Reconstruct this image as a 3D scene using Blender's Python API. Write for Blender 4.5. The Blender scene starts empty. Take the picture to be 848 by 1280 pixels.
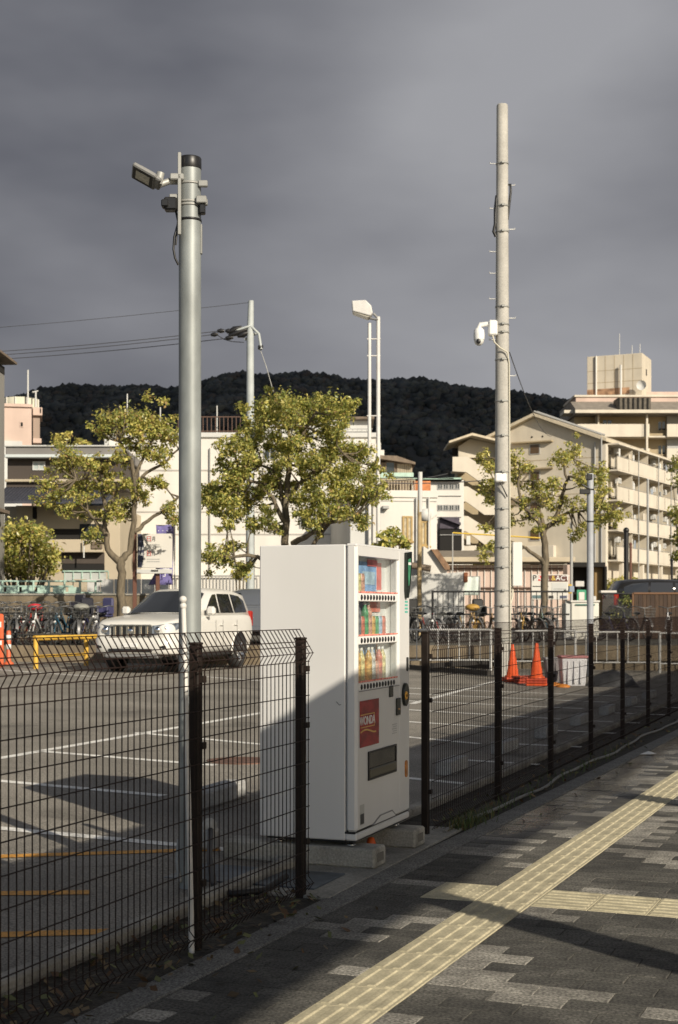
import bpy, bmesh, math, random
from mathutils import Vector, Matrix
from math import sin, cos, tan, atan, atan2, pi, radians, sqrt
random.seed(7)
S = bpy.context.scene
C = S.collection

# ------------------------------------------------------------------ camera
# world: the mesh fence runs along +Y at x = 0, pavement on +X, parking lot on -X
TH = radians(21.0); F = 1780.0; EYE = 1.53; HZ = 762.0; CX = 424.0
CAM = Vector((2.918, -7.03, EYE))
RT = Vector((cos(TH), sin(TH), 0)); FW = Vector((-sin(TH), cos(TH), 0))
cd = bpy.data.cameras.new('camera'); cam = bpy.data.objects.new('camera', cd); C.objects.link(cam)
cam.location = CAM; cam.rotation_euler = (pi/2, 0, TH)
cd.sensor_fit = 'VERTICAL'; cd.sensor_height = 36.0; cd.lens = 36.0*F/1280
cd.shift_y = (HZ-640)/1280; cd.clip_start = .1; cd.clip_end = 5000
cd.dof.use_dof = True; cd.dof.focus_distance = 9.0; cd.dof.aperture_fstop = 6.3
S.camera = cam

# ------------------------------------------------------------------ sun and sky
SUN_H = radians(-55.0); SUN_EL = radians(25.7)      # heading in which shadows fall, elevation
SD = Vector((-sin(SUN_H)*cos(SUN_EL), -cos(SUN_H)*cos(SUN_EL), sin(SUN_EL)))
sl = bpy.data.lights.new('sun', 'SUN'); sl.energy = 4.7; sl.angle = radians(.53); sl.color = (1, .90, .74)
so = bpy.data.objects.new('sun', sl); C.objects.link(so); so.rotation_euler = SD.to_track_quat('Z', 'Y').to_euler()
so.location = (20, -20, 30)
w = bpy.data.worlds.new('World'); S.world = w; w.use_nodes = True
nt = w.node_tree; nt.nodes.clear(); N = nt.nodes.new; K = nt.links.new
out = N('ShaderNodeOutputWorld'); bg = N('ShaderNodeBackground'); K(bg.outputs[0], out.inputs[0])
sky = N('ShaderNodeTexSky'); sky.sky_type = 'NISHITA'; sky.sun_disc = False
sky.sun_elevation = SUN_EL; sky.sun_rotation = atan2(SD.x, SD.y)
bg.inputs['Strength'].default_value = .08
tc = N('ShaderNodeTexCoord')
def noise(scale, detail, vec, sx=1, sy=1, sz=1, rough=.5):
    mp = N('ShaderNodeMapping'); mp.inputs['Scale'].default_value = (sx, sy, sz); K(vec, mp.inputs['Vector'])
    n = N('ShaderNodeTexNoise'); n.inputs['Scale'].default_value = scale; n.inputs['Detail'].default_value = detail
    n.inputs['Roughness'].default_value = rough; K(mp.outputs[0], n.inputs['Vector']); return n
n1 = noise(2.1, 5, tc.outputs['Generated'], 1, 1, 2.4, .44)
n1.inputs['Vector'].links[0].from_node.inputs['Location'].default_value = (5.1426, 3.86, 5.2028)
cr = N('ShaderNodeValToRGB'); K(n1.outputs['Fac'], cr.inputs[0])
e = cr.color_ramp.elements; e[0].position = .36; e[0].color = (1.46, 1.51, 1.76, 1); e[1].position = .62; e[1].color = (3.75, 3.78, 4.02, 1)
# the storm bank stands over the hills; the sky behind the camera, round the sun, is open
dt = N('ShaderNodeVectorMath'); dt.operation = 'DOT_PRODUCT'; K(tc.outputs['Generated'], dt.inputs[0])
dt.inputs[1].default_value = (FW.x, FW.y, .15)
n2 = noise(1.6, 5, tc.outputs['Generated'])
ad = N('ShaderNodeMath'); ad.operation = 'MULTIPLY_ADD'; K(n2.outputs['Fac'], ad.inputs[0]); ad.inputs[1].default_value = .5; K(dt.outputs['Value'], ad.inputs[2])
mr = N('ShaderNodeMapRange'); mr.interpolation_type = 'SMOOTHSTEP'; K(ad.outputs[0], mr.inputs[0])
mr.inputs[1].default_value = -.35; mr.inputs[2].default_value = .1
mx = N('ShaderNodeMix'); mx.data_type = 'RGBA'; K(mr.outputs[0], mx.inputs[0]); K(sky.outputs[0], mx.inputs[6]); K(cr.outputs[0], mx.inputs[7])
K(mx.outputs[2], bg.inputs[0])
vs = S.view_settings; vs.view_transform = 'Standard'; vs.look = 'None'; vs.exposure = .2; vs.gamma = 1; vs.use_curve_mapping = False
S.render.engine = 'CYCLES'; S.cycles.use_denoising = True; S.cycles.max_bounces = 6; S.cycles.transparent_max_bounces = 10

# ------------------------------------------------------------------ pixel to place
def at(px, py, D):
    p = CAM + RT*((px-CX)*D/F) + FW*D
    return Vector((p.x, p.y, EYE-(py-HZ)*D/F))
SLOPE = .015
def lot_z(x): return max(0, -x*SLOPE)
def lot(px, py):
    D = 20
    for _ in range(30):
        p = at(px, py, D); D = (EYE-lot_z(p.x))*F/(py-HZ)
    p = at(px, py, D); return Vector((p.x, p.y, lot_z(p.x))), D

# ------------------------------------------------------------------ materials
MATS = {}
def M(name, col, rough=.6, metal=0., ds=1.3, var=.0, vs=4., bump=0., bs=30., spec=.5, rnd=0., stretch=(1,1,1), speck=0., ss=120., dirt=0., emis=0., col2=None):
    if name in MATS: return MATS[name]
    m = bpy.data.materials.new(name); m.use_nodes = True; t = m.node_tree; n = t.nodes; L = t.links.new
    b = n['Principled BSDF']; b.inputs['Roughness'].default_value = rough; b.inputs['Metallic'].default_value = metal
    b.inputs['Specular IOR Level'].default_value = spec
    co = n.new('ShaderNodeTexCoord').outputs['Object']
    def nz(scale, detail=4, st=None):
        mp = n.new('ShaderNodeMapping'); L(co, mp.inputs[0])
        if st: mp.inputs['Scale'].default_value = st
        x = n.new('ShaderNodeTexNoise'); x.inputs['Scale'].default_value = scale; x.inputs['Detail'].default_value = detail
        L(mp.outputs[0], x.inputs['Vector']); return x.outputs['Fac']
    def ramp(fac, a, bb, lo=.35, hi=.65):
        r = n.new('ShaderNodeMapRange'); L(fac, r.inputs[0]); r.inputs[1].default_value = lo; r.inputs[2].default_value = hi
        r.inputs[3].default_value = a; r.inputs[4].default_value = bb; return r.outputs[0]
    def mul(colsock, facsock):
        v = n.new('ShaderNodeVectorMath'); v.operation = 'SCALE'; L(colsock, v.inputs[0]); L(facsock, v.inputs['Scale']); return v.outputs[0]
    rgb = n.new('ShaderNodeRGB'); rgb.outputs[0].default_value = (*col, 1); cur = rgb.outputs[0]
    if col2:
        mm = n.new('ShaderNodeMix'); mm.data_type = 'RGBA'; L(ramp(nz(vs, 5, stretch), 0, 1, .42, .6), mm.inputs[0]); L(cur, mm.inputs[6]); mm.inputs[7].default_value = (*col2, 1); cur = mm.outputs[2]
    if var: cur = mul(cur, ramp(nz(vs, 5, stretch), 1-var, 1+var))
    if speck: cur = mul(cur, ramp(nz(ss, 2), 1-speck, 1+speck))
    if dirt: cur = mul(cur, ramp(nz(ds, 6, (3, 3, .35)), 1-dirt, 1, .3, .6))
    if rnd:
        oi = n.new('ShaderNodeObjectInfo'); r = n.new('ShaderNodeMapRange'); L(oi.outputs['Random'], r.inputs[0]); r.inputs[3].default_value = 1-rnd; r.inputs[4].default_value = 1+rnd
        cur = mul(cur, r.outputs[0])
    if var or speck or dirt or rnd or col2: L(cur, b.inputs['Base Color'])
    else: b.inputs['Base Color'].default_value = (*col, 1)
    if bump:
        bp = n.new('ShaderNodeBump'); bp.inputs['Strength'].default_value = bump; bp.inputs['Distance'].default_value = .02
        L(nz(bs, 4), bp.inputs['Height']); L(bp.outputs[0], b.inputs['Normal'])
    if emis: b.inputs['Emission Color'].default_value = (*col, 1); b.inputs['Emission Strength'].default_value = emis
    MATS[name] = m; return m
def glass_clear(name, tint=(.95, .97, .97), refl=.08):
    if name in MATS: return MATS[name]
    m = bpy.data.materials.new(name); m.use_nodes = True; t = m.node_tree; n = t.nodes; n.clear(); L = t.links.new
    o = n.new('ShaderNodeOutputMaterial'); mix = n.new('ShaderNodeMixShader'); tr = n.new('ShaderNodeBsdfTransparent'); gl = n.new('ShaderNodeBsdfGlossy')
    tr.inputs[0].default_value = (*tint, 1); gl.inputs['Roughness'].default_value = .02
    lw = n.new('ShaderNodeLayerWeight'); lw.inputs[0].default_value = .5
    pw = n.new('ShaderNodeMath'); pw.operation = 'POWER'; L(lw.outputs['Facing'], pw.inputs[0]); pw.inputs[1].default_value = 3.4
    ma = n.new('ShaderNodeMath'); ma.operation = 'MULTIPLY_ADD'; L(pw.outputs[0], ma.inputs[0]); ma.inputs[1].default_value = .8; ma.inputs[2].default_value = .02
    L(ma.outputs[0], mix.inputs[0]); L(tr.outputs[0], mix.inputs[1]); L(gl.outputs[0], mix.inputs[2]); L(mix.outputs[0], o.inputs[0])
    MATS[name] = m; return m

# ------------------------------------------------------------------ mesh builder
class MB:
    def __init__(s): s.v = []; s.f = []; s.m = []; s.s = []
    def add(s, vs, fs, mi=0, sm=False):
        o = len(s.v); s.v += [tuple(x) for x in vs]
        for f in fs: s.f.append(tuple(i+o for i in f)); s.m.append(mi); s.s.append(sm)
        return s
    def box(s, x0, y0, z0, x1, y1, z1, mi=0):
        return s.add([(x0,y0,z0),(x1,y0,z0),(x1,y1,z0),(x0,y1,z0),(x0,y0,z1),(x1,y0,z1),(x1,y1,z1),(x0,y1,z1)],
            [(3,2,1,0),(4,5,6,7),(0,1,5,4),(1,2,6,5),(2,3,7,6),(3,0,4,7)], mi)
    def cbox(s, x0, y0, z0, x1, y1, z1, b=.01, mi=0, sm=False):
        # box with chamfered edges
        V = []; idx = {}
        X = (x0, x1); Y = (y0, y1); Z = (z0, z1); sg = (1, -1)
        for i in (0,1):
            for j in (0,1):
                for k in (0,1):
                    a = (X[i], Y[j]+sg[j]*b, Z[k]+sg[k]*b); c = (X[i]+sg[i]*b, Y[j], Z[k]+sg[k]*b); d = (X[i]+sg[i]*b, Y[j]+sg[j]*b, Z[k])
                    for q, p in enumerate((a, c, d)): idx[i,j,k,q] = len(V); V.append(p)
        g = lambda i,j,k,q: idx[i,j,k,q]
        Fs = []
        for i in (0,1): Fs.append([g(i,0,0,0), g(i,1,0,0), g(i,1,1,0), g(i,0,1,0)])
        for j in (0,1): Fs.append([g(0,j,0,1), g(1,j,0,1), g(1,j,1,1), g(0,j,1,1)])
        for k in (0,1): Fs.append([g(0,0,k,2), g(1,0,k,2), g(1,1,k,2), g(0,1,k,2)])
        for i in (0,1):
            for j in (0,1): Fs.append([g(i,j,0,0), g(i,j,1,0), g(i,j,1,1), g(i,j,0,1)])
            for k in (0,1): Fs.append([g(i,0,k,0), g(i,1,k,0), g(i,1,k,2), g(i,0,k,2)])
        for j in (0,1):
            for k in (0,1): Fs.append([g(0,j,k,1), g(1,j,k,1), g(1,j,k,2), g(0,j,k,2)])
        for i in (0,1):
            for j in (0,1):
                for k in (0,1): Fs.append([g(i,j,k,0), g(i,j,k,1), g(i,j,k,2)])
        c = Vector(((x0+x1)/2, (y0+y1)/2, (z0+z1)/2)); R = []
        for f in Fs:
            p = [Vector(V[q]) for q in f]; nn = (p[1]-p[0]).cross(p[2]-p[0]); fc = sum(p, Vector())/len(p)
            R.append(tuple(f) if nn.dot(fc-c) > 0 else tuple(reversed(f)))
        return s.add(V, R, mi, sm)
    def tube(s, pts, r, n=8, mi=0, caps=True, sm=True):
        pts = [Vector(p) for p in pts]; k = len(pts); rr = r if isinstance(r, (list, tuple)) else [r]*k
        V = []; up = None
        for i in range(k):
            d = (pts[min(i+1, k-1)]-pts[max(i-1, 0)]).normalized()
            if up is None: up = Vector((0,0,1)) if abs(d.z) < .9 else Vector((1,0,0))
            a = d.cross(up)
            if a.length < 1e-5: a = d.orthogonal()
            a.normalize(); b = a.cross(d).normalized(); up = b
            for j in range(n):
                t = 2*pi*j/n + pi/n; V.append(pts[i]+(a*cos(t)+b*sin(t))*rr[i])
        Fs = []
        for i in range(k-1):
            for j in range(n):
                j2 = (j+1) % n; Fs.append((i*n+j, i*n+j2, (i+1)*n+j2, (i+1)*n+j))
        Fs = [tuple(reversed(f)) for f in Fs]
        s.add(V, Fs, mi, sm)
        if caps: s.add(V[:n], [tuple(range(n))], mi); s.add(V[-n:], [tuple(reversed(range(n)))], mi)
        return s
    def lathe(s, prof, c=(0,0,0), n=24, mi=0, axis='z', sm=True, a0=0, a1=2*pi):
        V = []; full = abs(a1-a0-2*pi) < 1e-6; cols = n if full else n+1
        for i in range(cols):
            t = a0+(a1-a0)*i/n
            for r, h in prof:
                p = (r*cos(t), r*sin(t), h)
                if axis == 'x': p = (p[2], p[0], p[1])
                elif axis == 'y': p = (p[1], p[2], p[0])
                V.append((p[0]+c[0], p[1]+c[1], p[2]+c[2]))
        k = len(prof); Fs = []
        for i in range(n):
            i2 = (i+1) % cols
            for j in range(k-1): Fs.append((i*k+j, i2*k+j, i2*k+j+1, i*k+j+1))
        return s.add(V, Fs, mi, sm)
    def prism(s, poly, a, b, axis='y', mi=0):
        # poly: 2-D outline (u, v); axis y: (u, t, v); axis x: (t, u, v); axis z: (u, v, t)
        def P(u, v, t): return {'y': (u, t, v), 'x': (t, u, v), 'z': (u, v, t)}[axis]
        n = len(poly); V = [P(u, v, a) for u, v in poly]+[P(u, v, b) for u, v in poly]
        area = sum(poly[i][0]*poly[(i+1) % n][1]-poly[(i+1) % n][0]*poly[i][1] for i in range(n))
        Fs = [tuple(range(n)), tuple(reversed(range(n, 2*n)))]+[(i, i+n, (i+1) % n+n, (i+1) % n) for i in range(n)]
        flip = (area > 0) == (axis in ('z', 'x')) if b > a else (area > 0) != (axis in ('z', 'x'))
        if flip: Fs = [tuple(reversed(f)) for f in Fs]
        return s.add(V, Fs, mi)
    def ball(s, c, r, nu=12, nv=8, mi=0):
        r = r if isinstance(r, (tuple, list)) else (r, r, r)
        prof = [(sin(pi*i/nv), -cos(pi*i/nv)) for i in range(nv+1)]; o = len(s.v)
        s.lathe(prof, (0,0,0), nu, mi); s.v[o:] = [(x*r[0]+c[0], y*r[1]+c[1], z*r[2]+c[2]) for x, y, z in s.v[o:]]
        return s
    def quad(s, a, b, c, d, mi=0): return s.add([a, b, c, d], [(0,1,2,3)], mi)
    def mesh(s, name, mats):
        me = bpy.data.meshes.new(name); me.from_pydata(s.v, [], s.f)
        for m in (mats if isinstance(mats, (list, tuple)) else [mats]): me.materials.append(m)
        me.polygons.foreach_set('material_index', s.m); me.polygons.foreach_set('use_smooth', s.s); me.update(); return me
    def build(s, name, mats, parent=None, loc=(0,0,0), rz=0, bevel=0):
        o = bpy.data.objects.new(name, s.mesh(name, mats)); C.objects.link(o); o.location = loc; o.rotation_euler = (0,0,rz)
        if parent: o.parent = parent
        if bevel:
            b = o.modifiers.new('b', 'BEVEL'); b.width = bevel; b.segments = 2; b.limit_method = 'ANGLE'; b.angle_limit = radians(35)
        return o
def tag(o, label=None, cat=None, group=None, kind=None):
    if label: o['label'] = label
    if cat: o['category'] = cat
    if group: o['group'] = group
    if kind: o['kind'] = kind
    return o
def thing(name, label, cat, loc=(0,0,0), rz=0, group=None):
    o = bpy.data.objects.new(name, None); o.empty_display_size = .1; C.objects.link(o); o.location = loc; o.rotation_euler = (0,0,rz)
    return tag(o, label, cat, group)
def struct(name, mb, mats, **k): return tag(mb.build(name, mats, **k), kind='structure')
def inst(me, name, parent=None, loc=(0,0,0), rz=0):
    o = bpy.data.objects.new(name, me); C.objects.link(o); o.location = loc; o.rotation_euler = (0,0,rz)
    if parent: o.parent = parent
    return o
KIDS = {}
def copy_tree(o, parent=None):
    c = o.copy(); C.objects.link(c)
    if parent: c.parent = parent; c.matrix_parent_inverse = o.matrix_parent_inverse
    for ch in o.children: copy_tree(ch, c)
    return c
def text(s, size, mat, parent, loc, rot, name='lettering', ext=.001, sx=1., align='CENTER'):
    cu = bpy.data.curves.new('txt', 'FONT'); cu.body = s; cu.size = size; cu.extrude = ext; cu.align_x = align; cu.align_y = 'CENTER'; cu.resolution_u = 3
    t = bpy.data.objects.new('txt', cu); C.objects.link(t)
    me = bpy.data.meshes.new_from_object(t.evaluated_get(bpy.context.evaluated_depsgraph_get())); bpy.data.objects.remove(t)
    me.materials.clear(); me.materials.append(mat)
    o = bpy.data.objects.new(name, me); C.objects.link(o); o.parent = parent; o.location = loc; o.rotation_euler = rot; o.scale = (sx, 1, 1)
    return o

# ================================================================== THE SETTING
ASPH = M('asphalt', (.238, .219, .188), .85, var=.22, vs=.55, speck=.45, ss=90, bump=.5, bs=110)
CONC = M('concrete', (.30, .285, .25), .85, var=.2, vs=2.5, speck=.12, ss=80, bump=.3, bs=60, dirt=.35)
PALE = M('pale_concrete', (.26, .25, .22), .9, var=.25, vs=3, speck=.2, ss=70, bump=.25, bs=60)
SOIL = M('soil', (.035, .030, .022), .95, var=.4, vs=9, speck=.4, ss=50, bump=1, bs=40)
# worn asphalt: cracks, oil stains and repair patches
t = ASPH.node_tree; n = t.nodes; L = t.links.new; bs_ = n['Principled BSDF']; src = bs_.inputs['Base Color'].links[0].from_socket; oc = n.new('ShaderNodeTexCoord').outputs['Object']
wn_ = n.new('ShaderNodeTexNoise'); wn_.inputs['Scale'].default_value = 1.2; wn_.inputs['Detail'].default_value = 5; L(oc, wn_.inputs['Vector'])
av = n.new('ShaderNodeVectorMath'); av.operation = 'MULTIPLY_ADD'; L(wn_.outputs['Color'], av.inputs[0]); av.inputs[1].default_value = (.9,.9,.9); L(oc, av.inputs[2])
vo = n.new('ShaderNodeTexVoronoi'); vo.feature = 'DISTANCE_TO_EDGE'; vo.inputs['Scale'].default_value = .33; L(av.outputs[0], vo.inputs['Vector'])
c1 = n.new('ShaderNodeMapRange'); L(vo.outputs['Distance'], c1.inputs[0]); c1.inputs[1].default_value = .001; c1.inputs[2].default_value = .004; c1.inputs[3].default_value = .74; c1.inputs[4].default_value = 1
st_n = n.new('ShaderNodeTexNoise'); st_n.inputs['Scale'].default_value = .9; st_n.inputs['Detail'].default_value = 6; L(oc, st_n.inputs['Vector'])
c2 = n.new('ShaderNodeMapRange'); L(st_n.outputs['Fac'], c2.inputs[0]); c2.inputs[1].default_value = .60; c2.inputs[2].default_value = .68; c2.inputs[3].default_value = 1; c2.inputs[4].default_value = .66
pm1 = n.new('ShaderNodeMath'); pm1.operation = 'MULTIPLY'; L(c1.outputs[0], pm1.inputs[0]); L(c2.outputs[0], pm1.inputs[1])
sv = n.new('ShaderNodeVectorMath'); sv.operation = 'SCALE'; L(src, sv.inputs[0]); L(pm1.outputs[0], sv.inputs['Scale']); L(sv.outputs[0], bs_.inputs['Base Color'])
WHITE_L = M('white_line_paint', (.74, .73, .69), .7, var=.15, vs=6, speck=.2, ss=60)
ORANGE_L = M('orange_line_paint', (.62, .30, .05), .7, var=.18, vs=6, speck=.2, ss=60)
GROUND = M('far_ground', (.10, .095, .08), .95, var=.2, vs=.3, speck=.2, ss=12)
TERR = .62
b = MB(); gx = 1600
def cf(X, D, z): p = CAM+RT*X+FW*D; return (p.x, p.y, z)
b.add([cf(-gx,-60,-.06), cf(gx,-60,-.06), cf(gx,35.1,-.06), cf(-gx,35.1,-.06), cf(-gx,35.1,TERR-.02), cf(gx,35.1,TERR-.02), cf(gx,2500,TERR-.02), cf(-gx,2500,TERR-.02)], [(0,1,2,3),(3,2,5,4),(4,5,6,7)])
struct('ground', b, GROUND)
b = MB(); b.add([(-.36,-16,lot_z(-.36)),(-.36,29.2,lot_z(-.36)),(-51.6,9.6,lot_z(-51.6)),(-51.6,-16,lot_z(-51.6))], [(0,1,2,3)])
parking = struct('parking_lot', b, ASPH)
# kerb line behind the fence and the strip of soil the fence stands in
def seg_boxes(name, mat, parent, x0, x1, y0, y1, step, z0, z1, b0=.012, gap=.006):
    me = MB().cbox(x0, 0, z0, x1, step-gap, z1, b0).mesh(name, mat); y = y0
    while y < y1: inst(me, name, parent, (0, y, 0)); y += step
kerb = struct('lot_kerb', MB().box(-.44,-16,-.05,-.35,29,.02), CONC)
seg_boxes('kerb_stone', CONC, kerb, -.445, -.345, -4.2, 16, .6, 0, .055)
struct('fence_verge', MB().box(-.345,-16,-.05,.9,29,-.006), SOIL)
struct('concrete_apron', MB().cbox(-1.05,-.02,-.05,.17,2.55,.008,.004), PALE)
struct('drain_plate', MB().cbox(-.9,.14,.004,.02,.62,.016,.003), M('drain_plate_metal', (.10,.12,.14), .45, metal=.6, var=.3, vs=8))

# pavement in its own frame, a degree and a half off the fence line
PR = radians(-1.45)
pave = struct('pavement', MB().box(.14,-16,-.06,9,60,-.014), M('joint_sand', (.07,.065,.055), .95, speck=.3), rz=PR)
def pv(x, y): return (x*cos(PR)-y*sin(PR), x*sin(PR)+y*cos(PR))
def proj(x, y, z=0):
    d = Vector((x, y, z))-CAM; D = d.dot(FW)
    return (CX+F*d.dot(RT)/D, HZ-F*(z-EYE)/D, D) if D > .3 else (9999, 9999, D)
def paver(name, col, sp):
    m = M(name, col, .8, var=.14, vs=7, speck=sp, ss=75, bump=.55, bs=150, rnd=.16)
    # damp patches by the fence: same stone, darker and smoother where water stands
    t = m.node_tree; n = t.nodes; L = t.links.new; bs = n['Principled BSDF']
    g = n.new('ShaderNodeNewGeometry'); sx = n.new('ShaderNodeSeparateXYZ'); L(g.outputs['Position'], sx.inputs[0])
    nn = n.new('ShaderNodeTexNoise'); nn.inputs['Scale'].default_value = 1.1; nn.inputs['Detail'].default_value = 4; L(g.outputs['Position'], nn.inputs['Vector'])
    mx_ = n.new('ShaderNodeMapRange'); L(sx.outputs['X'], mx_.inputs[0]); mx_.inputs[1].default_value = 1.25; mx_.inputs[2].default_value = .45
    my_ = n.new('ShaderNodeMapRange'); L(sx.outputs['Y'], my_.inputs[0]); my_.inputs[1].default_value = 1.2; my_.inputs[2].default_value = 3.2
    q = n.new('ShaderNodeMath'); q.operation = 'MULTIPLY'; L(mx_.outputs[0], q.inputs[0]); L(my_.outputs[0], q.inputs[1])
    q2 = n.new('ShaderNodeMath'); q2.operation = 'ADD'; L(q.outputs[0], q2.inputs[0]); L(nn.outputs['Fac'], q2.inputs[1])
    wet = n.new('ShaderNodeMapRange'); L(q2.outputs[0], wet.inputs[0]); wet.inputs[1].default_value = .72; wet.inputs[2].default_value = 1.15
    rr = n.new('ShaderNodeMapRange'); L(wet.outputs[0], rr.inputs[0]); rr.inputs[3].default_value = .82; rr.inputs[4].default_value = .13; L(rr.outputs[0], bs.inputs['Roughness'])
    src = bs.inputs['Base Color'].links[0].from_socket
    for sc_, lo_ in ((1.7, .72), (9., .78)):
        n3 = n.new('ShaderNodeTexNoise'); n3.inputs['Scale'].default_value = sc_; n3.inputs['Detail'].default_value = 6; L(g.outputs['Position'], n3.inputs['Vector'])
        r3 = n.new('ShaderNodeMapRange'); L(n3.outputs['Fac'], r3.inputs[0]); r3.inputs[1].default_value = .35; r3.inputs[2].default_value = .65; r3.inputs[3].default_value = lo_; r3.inputs[4].default_value = 2-lo_
        s3 = n.new('ShaderNodeVectorMath'); s3.operation = 'SCALE'; L(src, s3.inputs[0]); L(r3.outputs[0], s3.inputs['Scale']); src = s3.outputs[0]
    dk = n.new('ShaderNodeMapRange'); L(wet.outputs[0], dk.inputs[0]); dk.inputs[3].default_value = 1; dk.inputs[4].default_value = .55
    sc = n.new('ShaderNodeVectorMath'); sc.operation = 'SCALE'; L(src, sc.inputs[0]); L(dk.outputs[0], sc.inputs['Scale']); L(sc.outputs[0], bs.inputs['Base Color'])
    for x in n:
        if x.type == 'BUMP':
            bb = n.new('ShaderNodeMapRange'); L(wet.outputs[0], bb.inputs[0]); bb.inputs[3].default_value = .55; bb.inputs[4].default_value = .12; L(bb.outputs[0], x.inputs['Strength'])
    return m
PAVM = [paver('paver_dark', (.066,.063,.055), .6), paver('paver_mid', (.088,.084,.073), .6), paver('paver_light', (.245,.232,.203), .55)]
SX0, SX1 = .895, 1.195                      # tactile strip across the pavement
CY0, CY1 = .22, .67                         # crossing strip along it
cells = []; prev = {}
rnd = random.Random(3)
for r in range(-40, 112):
    y = CY0+r*.15; off = (r % 2)*.15
    for a, e_ in ((.31, SX0), (SX1, 4.0)):
        if CY0-.01 <= y < CY1-.01:
            if a > 1: continue
            e_ = .595
        x = a-off
        while x < e_-.02:
            x0 = max(a, x); x1 = min(e_, x+.3); x += .3
            if x1-x0 < .03: continue
            key = round((x0+x1)/2/.3)
            u = rnd.random()
            if rnd.random() < .42 and key in prev: tone = prev[key]
            else: tone = 2 if u < .27 else (1 if u < .55 else 0)
            prev[key] = tone
            wx, wy = pv((x0+x1)/2, y+.075); px, py, D = proj(wx, wy)
            if -400 < px < 2200 and D > 3.2 and D < 24: cells.append((not (-30 < px < 885 and py < 1330), D, x0, x1, y, tone))
cells.sort()
meshes = {}
def block_mesh(b, x0, y0, L, Wd, z1, mi=0):
    g = .0014; c = .0025; d = .03
    a = (x0+g, y0+g, x0+L-g, y0+Wd-g)
    V = [(a[0],a[1],z1-d),(a[2],a[1],z1-d),(a[2],a[3],z1-d),(a[0],a[3],z1-d),(a[0],a[1],z1-c),(a[2],a[1],z1-c),(a[2],a[3],z1-c),(a[0],a[3],z1-c),
         (a[0]+c,a[1]+c,z1),(a[2]-c,a[1]+c,z1),(a[2]-c,a[3]-c,z1),(a[0]+c,a[3]-c,z1)]
    b.add(V, [(0,1,5,4),(1,2,6,5),(2,3,7,6),(3,0,4,7),(4,5,9,8),(5,6,10,9),(6,7,11,10),(7,4,8,11),(8,9,10,11)], mi)
for i, (_, D, x0, x1, y, tone) in enumerate(cells[:300]):
    k = (round(x1-x0, 3), tone)
    if k not in meshes:
        b = MB(); block_mesh(b, 0, 0, x1-x0, .15, 0); meshes[k] = b.mesh('paving_block', PAVM[tone])
    o = inst(meshes[k], 'paving_block', pave, (x0, y, rnd.uniform(-.0018, .0012)))
b = MB()
for (_, D, x0, x1, y, tone) in cells[300:]: block_mesh(b, x0, y, x1-x0, .15, rnd.uniform(-.0018, .0012), tone)
tag(b.build('far_paving_blocks', PAVM, pave), kind='stuff')
# pale border stones between pavement and verge
me = MB().cbox(.145, 0, -.05, .305, .595, .004, .006).mesh('border_stone', M('border_stone', (.155,.152,.14), .85, var=.15, vs=5, speck=.55, ss=110, bump=.5, bs=130, rnd=.1))
for i in range(-8, 30): inst(me, 'border_stone', pave, (0, i*.6, 0))
# yellow tactile paving
YEL = M('tactile_yellow', (.49, .44, .30), .75, var=.14, vs=9, speck=.14, ss=90, bump=.15, bs=70, rnd=.06, dirt=.2)
tact = struct('tactile_path', MB().box(SX0,-5,-.03,SX1,17,-.004), M('tactile_bed', (.16,.13,.07), .9, speck=.3), rz=PR)
def bar(b, x0, x1, y0, y1, z0, h, along='y'):
    c = .007
    if along == 'y': B = (x0, y0, x1, y1)
    else: B = (x0, y0, x1, y1)
    b.add([(x0,y0,z0),(x1,y0,z0),(x1,y1,z0),(x0,y1,z0),(x0+c,y0+c,z0+h),(x1-c,y0+c,z0+h),(x1-c,y1-c,z0+h),(x0+c,y1-c,z0+h)],
        [(0,1,5,4),(1,2,6,5),(2,3,7,6),(3,0,4,7),(4,5,6,7)])
b = MB(); b.cbox(.0015,.0015,-.03,.2985,.2985,.001,.003)
for i in range(4): bar(b, .0375+i*.075-.02, .0375+i*.075+.02, .012, .288, .001, .0055)
me = b.mesh('tile', YEL)
y = -4.58
while y < 15: inst(me, 'tile', tact, (SX0, y, 0)); y += .3
b = MB(); b.cbox(.0015,.0015,-.03,.2985,.4485,.001,.003)
for i in range(6): bar(b, .012, .288, .0375+i*.075-.02, .0375+i*.075+.02, .001, .0055)
mc = b.mesh('tile', YEL)
b = MB(); b.cbox(.0015,.0015,-.03,.2985,.4485,.001,.003)
for i in range(5):
    for j in range(7): b.lathe([(.013,.001),(.009,.0035),(0,.004)], (.035+i*.0575, .04+j*.0615, 0), 8)
md = b.mesh('tile', YEL)
cross = struct('tactile_branch', MB().box(.6,CY0+.002,-.032,4,CY1-.002,-.006), MATS['tactile_bed'], rz=PR)
inst(md, 'tile', cross, (.595, CY0, 0))
for i in range(9): inst(mc, 'tile', cross, (SX1+i*.3, CY0, 0))
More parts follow.
